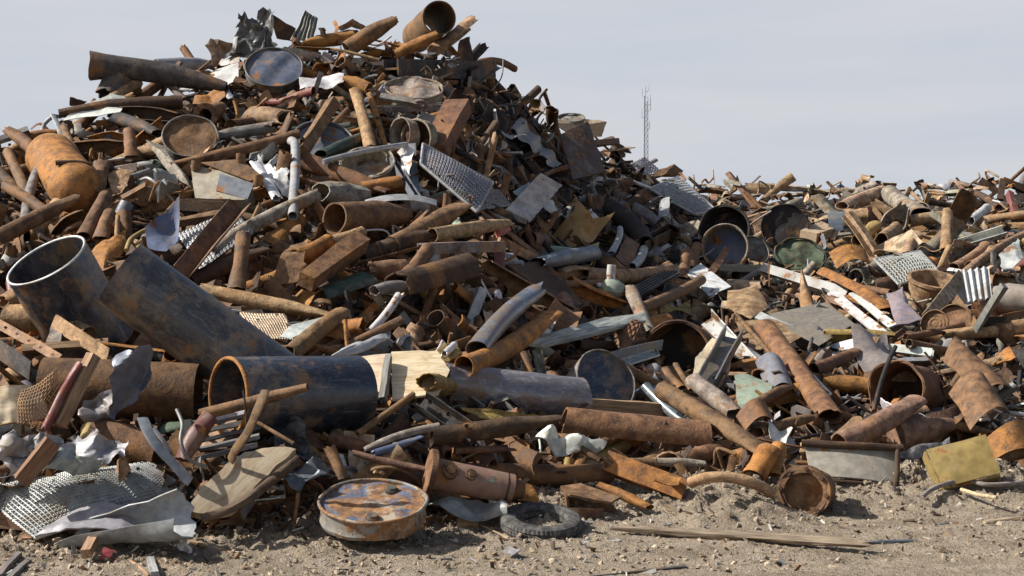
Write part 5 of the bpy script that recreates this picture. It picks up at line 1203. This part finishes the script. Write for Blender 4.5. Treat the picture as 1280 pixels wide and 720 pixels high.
def strew(u, v, lift, far, little=False):
    c, ax, ay, n = slope_frame(u, v); lift += .20 * noise.noise(c * 1.5) + .10 * noise.noise(c * 3.4)
    right = u > 850; main_top = u <= 850 and v < 330
    k = rf.random()
    kinds = (('pipe', .30), ('plate', .48), ('shell', .62), ('bar', .73), ('split pipe', .84), ('sheet', .93), ('rod', 1.0)) if right else (('pipe', .40), ('plate', .59), ('bar', .73), ('split pipe', .86), ('sheet', .92), ('rod', 1.0))
    if little: kinds = (('pipe', .12), ('plate', .36), ('bar', .46), ('shell', .64), ('strip', .78), ('sheet', .86), ('rod', 1.0))
    kind = next(a for a, t in kinds if k <= t)
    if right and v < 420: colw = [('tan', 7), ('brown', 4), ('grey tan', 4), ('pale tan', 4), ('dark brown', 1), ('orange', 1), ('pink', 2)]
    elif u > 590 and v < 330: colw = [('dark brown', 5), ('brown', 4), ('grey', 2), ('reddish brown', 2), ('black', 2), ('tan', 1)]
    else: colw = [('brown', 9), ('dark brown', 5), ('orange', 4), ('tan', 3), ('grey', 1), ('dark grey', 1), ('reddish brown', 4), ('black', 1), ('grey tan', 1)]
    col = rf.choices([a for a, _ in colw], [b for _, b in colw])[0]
    mat = 'rust'
    if kind == 'sheet' or (kind == 'strip' and rf.random() < .35):
        col = rf.choice(['white', 'pale grey', 'grey tan', 'pale grey', 'blue grey', 'grey'] + (['blue', 'pale green', 'cream'] if rf.random() < .35 else [])); mat = 'zinc' if rf.random() < .6 else 'chipped_paint'
    elif kind in ('bar', 'rod') and rf.random() < .22: col, mat = rf.choice([('pale grey', 'zinc'), ('white', 'chipped_paint'), ('grey', 'zinc')])
    elif kind == 'pipe' and rf.random() < .1: col, mat = rf.choice(['grey', 'green', 'blue grey', 'red', 'ochre', 'pale green', 'pale grey']), 'chipped_paint'
    th = rf.uniform(0, PI) if rf.random() < .6 else rf.gauss(.35, .5)
    tilt = rf.gauss(0, .28) if rf.random() < .85 else rf.uniform(.5, 1.1)
    d = (ax * math.cos(th) + ay * math.sin(th)) * math.cos(tilt) + n * math.sin(tilt); d.normalize()
    s = rf.uniform(0, 60); sc = 1.0 if not far else 1.15
    big = rf.random() ** 2
    if right and not little: sc *= 1.22 if v > lerp_tab(CREST, u) + 28 else .95
    if little: sc *= rf.uniform(.38, .72)
    cc = c + n * lift
    q = d.to_track_quat('X', 'Z').to_matrix().to_4x4() @ Matrix.Rotation(rf.uniform(0, 6.28), 4, 'X')
    M = Matrix.Translation(cc) @ q
    cut = (rf.uniform(-.7, .7), rf.uniform(-.7, .7)) if rf.random() < .4 else (0, 0)
    jag = (rf.uniform(0, .06), rf.uniform(0, .06)) if rf.random() < .55 else (0, 0)
    cr = (rf.uniform(.2, .95) * (rf.random() < .6), rf.uniform(.2, .95) * (rf.random() < .6))
    if kind in ('pipe', 'split pipe'):
        r = (.024 + .05 * big) * sc; L = rf.uniform(.3, .95) * sc; seg = 14
        if kind == 'split pipe': r *= 1.35; L *= .8
        V, Fc = sweep(straight(L, 9, rf.uniform(0, .05), rf.uniform(0, 6), rf.uniform(-.5, .5) * (rf.random() < .35)), r, max(.004, r * .12), seg, 2 * PI if kind == 'pipe' else rf.uniform(2.6, 4.6), crusher(*cr) if any(cr) else None,
                      (lambda t, g=rf.uniform(.8, 1.25): 1 + (g - 1) * t), jag, cut, rf.uniform(.03, .12), s, False, rf.uniform(0, 6))
        o = link(pipe_kind(1 if kind == 'split pipe' else 7, mat, col, cr), V, Fc, mat, None, M, None, 40); size = L; cat = 'pipe'
    elif kind == 'bar':
        L = rf.uniform(.3, .85) * sc; w_ = rf.uniform(.04, .1) * sc; sec = rf.choice(['L', 'U', 'box', 'flat', 'flat', 'I', 'bar'])
        V, Fc = beam(L, w_, sec, 7, rf.uniform(0, .05), rf.uniform(0, 6), rf.gauss(0, .5), .006, s, rf.uniform(-.35, .35) * (rf.random() < .35))
        o = link({'L': 'angle_bar', 'U': 'channel_bar', 'box': 'box_bar', 'flat': 'flat_bar', 'I': 'steel_beam', 'bar': 'square_bar'}[sec], V, Fc, mat, None, M, None, 30); size = L; cat = 'bar'
    elif kind == 'shell':                          # torn curved pieces of pipe and tank wall
        L = rf.uniform(.2, .55) * sc; V, Fc = sweep(straight(L, 9), rf.uniform(.06, .15) * sc, .006, 12, rf.uniform(1.0, 2.4), None, None, (rf.uniform(.02, .1), rf.uniform(.02, .1)), (rf.uniform(-.6, .6), rf.uniform(-.6, .6)), .12, s, False, rf.uniform(0, 6))
        o = link('curved_shard', V, Fc, mat, None, M, None, 40); size = L; cat = 'shard'
    elif kind == 'strip':
        L = rf.uniform(.3, .8) * sc; pts = [Vector(((i / 4 - .5) * L, rf.gauss(0, .05), rf.gauss(0, .06))) for i in range(5)]
        V, Fc = sweep(catmull(pts, 5), rf.uniform(.012, .035), seg=8, solid=True, dent=.1, seed=s, sq=lambda t: (1, .12), twist=rf.uniform(-1.5, 1.5)); o = link('bent_strip', V, Fc, mat, None, M, None, 50); size = L; cat = 'strip'
    elif kind == 'rod':
        L = rf.uniform(.35, .9) * sc; pts = [Vector(((i / 4 - .5) * L, rf.gauss(0, .05), rf.gauss(0, .05))) for i in range(5)]
        V, Fc = sweep(catmull(pts, 5), rf.uniform(.006, .016), seg=8, solid=True, dent=.05, seed=s); o = link('bent_rod', V, Fc, mat, None, M, None, 50); size = L; cat = 'rod'
    else:
        if 600 < u < 850 and v < lerp_tab(CREST, u) + 14: sc *= .5
        R = rf.uniform(.09, .24) * sc * (1.0 if kind == 'plate' else 1.05); k_ = rf.choice([4, 4, 5, 6, 3])
        asp = rf.uniform(.45, 1); P3 = []
        for i in range(k_):
            a = 2 * PI * (i + rf.uniform(-.25, .25)) / k_; P3.append(Vector((math.cos(a) * R * rf.uniform(.75, 1.25), math.sin(a) * R * asp * rf.uniform(.75, 1.25), 0)))
        fold = [(rf.uniform(0, 6.28), rf.uniform(0, .06), rf.uniform(-1.0, 1.0)) for _ in range(rf.choice([0, 1, 1, 2]))]
        M2, V, Fc = poly_plate(P3, .006, rf.uniform(.008, .035) if kind == 'plate' else rf.uniform(.02, .07), rf.uniform(4, 8), rf.uniform(-.06, .06), fold, .015, s)
        M = Matrix.Translation(cc) @ (n.to_track_quat('Z', 'Y').to_matrix().to_4x4() @ Matrix.Rotation(rf.gauss(0, .55), 4, 'X') @ Matrix.Rotation(rf.gauss(0, .55), 4, 'Y') @ Matrix.Rotation(rf.uniform(0, 6.28), 4, 'Z'))
        o = link('torn_plate' if kind == 'plate' else 'crumpled_sheet', V, Fc, mat, None, M, None, 38); size = 2 * R; cat = 'plate' if kind == 'plate' else 'sheet'; d = M.to_3x3() @ Vector((1, 0, 0))
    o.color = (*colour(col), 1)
    FILL.append([o, kind, col, cat, size, d, 0])

def fill():
    # candidates spread evenly over the slope, lower layer first, then the upper
    for layer, (cell, lift) in enumerate(((35, -.10), (31, -.02), (25, .0))):
        v = 30.0
        while v < 640:
            u = -60.0
            while u < 1345:
                uu, vv = u + rf.uniform(-.5, .5) * cell, v + rf.uniform(-.5, .5) * cell * .62
                vc, vf = lerp_tab(CREST, uu), lerp_tab(FOOT, uu)
                if vc + 2 < vv < vf - 16:
                    strew(uu, vv, lift + rf.uniform(-.05, .05), uu > 860 and vv < 330, layer == 2)
                elif vc - cell * .4 < vv <= vc + 2 and layer: strew(uu, vc + 3, lift + rf.uniform(-.02, .06), uu > 860, layer == 2)
                u += cell * (1.0 + .18 * math.sin(v))
            far = 1.0 - .35 * (1 - (v - 30) / 610)
            v += cell * .66 * far
fill()
def ridge():
    for _ in range(330):                             # the ragged skyline
        u = rf.uniform(640, 1300) if rf.random() < .8 else rf.uniform(0, 640)
        strew(u, lerp_tab(CREST, u) + rf.uniform(0, 5), rf.uniform(-.03, .10), False, True)
        if FILL[-1][2] == 'white': FILL[-1][2] = 'tan'; FILL[-1][0].color = (*colour('tan'), 1)
ridge()
def spill():
    for _ in range(150):                             # what has rolled off on to the dirt
        u = rf.uniform(20, 1290); v = lerp_tab(FOOT, u) + rf.gauss(-6, 9); strew(u, v, .03, False, True)
spill()

def specks(name, mat, kind_, n, place, size, shapes, tints, label=None, cat=None):
    """small stuff nobody could count, in one mesh, each bit with a tint of its own"""
    V, Fc, T = [], [], []
    for _ in range(n):
        c, nn = place()
        if c is None: continue
        s = size(); R = Matrix.Rotation(rf.uniform(0, 6.28), 3, 'Z') @ Matrix.Rotation(rf.gauss(0, .6), 3, 'X') @ Matrix.Rotation(rf.gauss(0, .6), 3, 'Y')
        pts, fs = shapes(s); k = len(V)
        V += [c + R @ p for p in pts]; Fc += [tuple(i + k for i in f) for f in fs]
        t = rf.choice(tints); g = rf.uniform(.7, 1.25); T += [(t[0] * g, t[1] * g, t[2] * g, 1)] * sum(len(f) for f in fs)
    o = link(name, V, Fc, mat, smooth=False)
    a = o.data.color_attributes.new('tint', 'FLOAT_COLOR', 'CORNER'); a.data.foreach_set('color', [x for t in T for x in t])
    o['kind'] = 'stuff'; o['label'] = label; o['category'] = cat
    return o
ICO = [Vector(p).normalized() for p in ((0, 1, 1.6), (0, -1, 1.6), (0, 1, -1.6), (0, -1, -1.6), (1, 1.6, 0), (-1, 1.6, 0), (1, -1.6, 0), (-1, -1.6, 0), (1.6, 0, 1), (-1.6, 0, 1), (1.6, 0, -1), (-1.6, 0, -1))]
ICF = [(0, 1, 8), (0, 9, 1), (0, 8, 4), (0, 4, 5), (0, 5, 9), (1, 6, 8), (1, 7, 6), (1, 9, 7), (2, 3, 11), (2, 10, 3), (2, 4, 10), (2, 5, 4), (2, 11, 5), (3, 6, 7), (3, 10, 6), (3, 7, 11), (4, 8, 10), (6, 10, 8), (5, 11, 9), (7, 9, 11)]
def pebble(s):
    k = Vector((rf.uniform(.7, 1.3), rf.uniform(.6, 1.1), rf.uniform(.4, .8))); return [Vector((p.x * k.x, p.y * k.y, p.z * k.z)) * s * rf.uniform(.75, 1.2) for p in ICO], ICF
def shard(s):
    a, b, t = s, s * rf.uniform(.25, .8), s * .06; q = rf.uniform(-.4, .4) * s; j = lambda: rf.uniform(-.25, .25) * s
    top = [Vector((-a + j(), -b + j(), q)), Vector((0, -b + j(), 0)), Vector((a + j(), -b + j(), q * .6)), Vector((a + j(), b + j(), q)), Vector((0, b + j(), 0)), Vector((-a + j(), b + j(), q))]
    return top + [p - Vector((0, 0, t)) for p in top], [(0, 1, 4, 5), (1, 2, 3, 4), (6, 11, 10, 7), (7, 10, 9, 8), (0, 5, 11, 6), (2, 8, 9, 3), (0, 6, 7, 1), (1, 7, 8, 2), (3, 9, 10, 4), (4, 10, 11, 5)]
def chip(s):
    L, w_, h = s, s * rf.uniform(.08, .3), s * rf.uniform(.05, .15); return [Vector((x * L, y * w_, z * h)) for x in (-1, 1) for y in (-1, 1) for z in (-1, 1)], [(0, 1, 3, 2), (4, 6, 7, 5), (0, 4, 5, 1), (2, 3, 7, 6), (0, 2, 6, 4), (1, 5, 7, 3)]

def on_heap():
    u = rf.uniform(-330, 1620); vc, vf = lerp_tab(CREST, u), lerp_tab(FOOT, u); v = rf.uniform(vc + 1, vf - 4)
    c, ax, ay, n = slope_frame(u, v); return c + n * rf.uniform(-.22, .02), n
specks('scrap_fragments', 'stone', 'stuff', 24000, on_heap, lambda: rf.uniform(.015, .06), lambda s: shard(s) if rf.random() < .35 else chip(s * 1.8),
       [PAL['brown'], PAL['dark brown'], PAL['dark brown'], PAL['dark grey'], PAL['tan'], PAL['dark brown'], PAL['reddish brown'], PAL['black'], PAL['grey tan']], 'small rusty scrap fragments packed between the larger pieces of the heap', 'scrap fragments')
def on_dirt():
    x = rf.uniform(-3.2, 3.2); fy = foot_y(x, 9); y = fy + (rf.gauss(-.1, .3) if rf.random() < .6 else rf.uniform(-2.0, .2))
    if y < 7.2 or y > fy + .8: y = rf.uniform(7.3, fy)
    return Vector((x, y, ground_z(x, y) + .002)), None
ST = [(.38, .30, .21), (.34, .265, .18), (.48, .39, .28), (.24, .185, .13), (.40, .315, .22), (.42, .335, .235)]
specks('gravel', 'stone', 'stuff', 20000, on_dirt, lambda: .0028 + .02 * rf.random() ** 9, pebble, ST, 'loose gravel and clods of earth strewn over the dirt', 'gravel')
def by_the_foot():
    x = rf.uniform(-3.3, 3.3) if rf.random() < .45 else rf.uniform(.3, 3.3); y = foot_y(x, 9) + rf.gauss(-.12, .2)
    return Vector((x, y, ground_z(x, y))), None
specks('dirt_clods', 'stone', 'stuff', 1500, by_the_foot, lambda: .008 + .03 * rf.random() ** 3, pebble, [(.30, .24, .175), (.24, .19, .14), (.36, .295, .22), (.19, .15, .11)], 'lumps of dry earth along the foot of the heap', 'clods')
specks('ground_litter', 'stone', 'stuff', 3600, on_dirt, lambda: rf.uniform(.008, .035), lambda s: chip(s) if rf.random() < .6 else shard(s * .6), [(.5, .48, .44), PAL['tan'], PAL['brown'], PAL['pale tan'], PAL['dark brown'], (.2, .2, .2), (.3, .26, .2)], 'splinters and small scraps littering the dirt', 'litter')

# ------------------------------------------------------------------ what shows, and what each piece is called
def finish():
    from mathutils.bvhtree import BVHTree
    bpy.context.view_layer.update()
    org = Vector((0, 0, CH)); strewn = {f[0].name: f for f in FILL}; placed = {o.name for o, l, m_ in ITEMS}
    geo = []
    for o in scene.objects:
        if o.type != 'MESH': continue
        r = o
        while r.parent is not None: r = r.parent
        mw = o.matrix_world; geo.append((r.name, [mw @ p.co for p in o.data.vertices], [tuple(f.vertices) for f in o.data.polygons]))
    def tree_of(skip):
        V, T, own = [], [], []
        for nm, vs, fs in geo:
            if nm in skip: continue
            k = len(V); V.extend(vs); T.extend([tuple(k + i for i in f) for f in fs]); own.extend([nm] * len(fs))
        return BVHTree.FromPolygons(V, T), own
    # a strewn piece that lies over a placed one is taken away again
    tree, own = tree_of(()); cover = {}
    for j in range(0, 720, 3):
        for i in range(0, 1280, 3):
            dx, dz = ray(i + 1, j + 1); d = Vector((dx, 1, dz)).normalized(); p = org; first = None; over = []
            for _ in range(9):
                loc, nn, idx, dd = tree.ray_cast(p, d)
                if idx is None: break
                nm = own[idx]; first = first or loc
                if nm not in strewn or (loc - first).length > 1.2:
                    for q in set(over):
                        c = cover.setdefault(q, [0, 0]); c[0] += 1
                        if nm in placed and (loc - first).length < 1.2: c[1] += 1
                    break
                over.append(nm); p = loc + d * .003
    skip = {q for q, c in cover.items() if c[1] > 4 and c[1] > .28 * c[0]}
    for q in skip: bpy.data.objects.remove(strewn[q][0])
    keep = [f for n_, f in strewn.items() if n_ not in skip]; FILL[:] = keep
    tree, own = tree_of(skip); seen = {}
    for j in range(0, 720, 2):
        for i in range(0, 1280, 2):
            dx, dz = ray(i + 1, j + 1); loc, nn, idx, dd = tree.ray_cast(org, Vector((dx, 1, dz)).normalized())
            if idx is not None:
                s = seen.setdefault(own[idx], [0, 0, 0]); s[0] += 1; s[1] += i; s[2] += j
    marks = []
    for o, label, lm in ITEMS:
        s = seen.get(o.name)
        if lm and s and s[0] > 20: marks.append((lm, s[1] / s[0], s[2] / s[0]))
    print('hidden pieces:', [o.name + ': ' + l for o, l, _ in ITEMS if seen.get(o.name, [0])[0] < 6])
    for o, l, _ in [x for x in ITEMS if seen.get(x[0].name, [0])[0] < 6]:      # nothing of it shows: left out
        for c in list(o.children_recursive) + [o]: bpy.data.objects.remove(c)
    used = set(); kept = 0; count = {}
    word = {'pipe': 'pipe', 'split pipe': 'split pipe', 'rod': 'bent rod', 'plate': 'torn plate', 'sheet': 'crumpled sheet', 'shell': 'curved shard', 'strip': 'bent strip'}
    for f in sorted(FILL, key=lambda f: -seen.get(f[0].name, [0])[0]):
        o, kind, col, cat, size, d, _ = f; s = seen.get(o.name)
        k_ = o.name.split('.')[0]; count[k_] = count.get(k_, 0) + 1
        if not s or s[0] < (10 if k_ in ('torn_plate', 'bent_rod', 'curved_shard', 'bent_strip') else 7) or count[k_] > 235:
            bpy.data.objects.remove(o); continue
        kept += 1
        cu, cv_ = s[1] / s[0], s[2] / s[0]
        nm = o.name.split('.')[0].replace('_', ' ') if kind == 'bar' else word[kind]
        sz = 'long' if size > .7 else 'short' if size < .45 and kind not in ('plate', 'sheet') else 'small' if s[0] < 60 else ''
        sx = d.x; sy = d.z - .1 * d.y; ang = math.degrees(math.atan2(sy, sx)) % 180
        lean = 'upright,' if 65 < ang < 115 else 'rising right,' if 20 < ang <= 65 else 'rising left,' if 115 <= ang < 160 else 'lying level,'
        if kind in ('plate', 'sheet'): lean = ''
        near = sorted(marks, key=lambda m_: (m_[1] - cu) ** 2 + ((m_[2] - cv_) * 1.15) ** 2)
        label = None
        for m_ in near[:14]:
            a = math.degrees(math.atan2(m_[2] - cv_, cu - m_[1])) % 360; dist = math.hypot(cu - m_[1], cv_ - m_[2])
            rel = ['right of', 'above and right of', 'above', 'above and left of', 'left of', 'below and left of', 'below', 'below and right of'][int((a + 22.5) // 45) % 8]
            if dist < 30 and rel in ('right of', 'left of', 'above', 'below'): rel = 'just ' + rel
            elif dist > 75: rel = {'right of': 'further right of', 'left of': 'further left of', 'above': 'well above', 'below': 'well below'}.get(rel, rel)
            t = ' '.join(x for x in (sz, col, nm, lean, rel, m_[0]) if x)
            if t not in used and len(t.split()) <= 16: label = t; break
        if label is None: label = ' '.join(x for x in (sz, col, nm, lean, 'in the scrap heap') if x)
        used.add(label); o['label'] = label; o['category'] = cat
        o['group'] = {'pipe': 'rusty pipes strewn over the heap', 'split pipe': 'split pipes strewn over the heap', 'rod': 'bent rods strewn over the heap', 'plate': 'torn plates strewn over the heap', 'sheet': 'crumpled sheets strewn over the heap', 'bar': 'steel bars strewn over the heap', 'shell': 'curved shards strewn over the heap', 'strip': 'bent strips strewn over the heap'}[kind]
    print('strewn pieces kept', kept, 'of', len(FILL), '; placed', len(ITEMS))
finish()
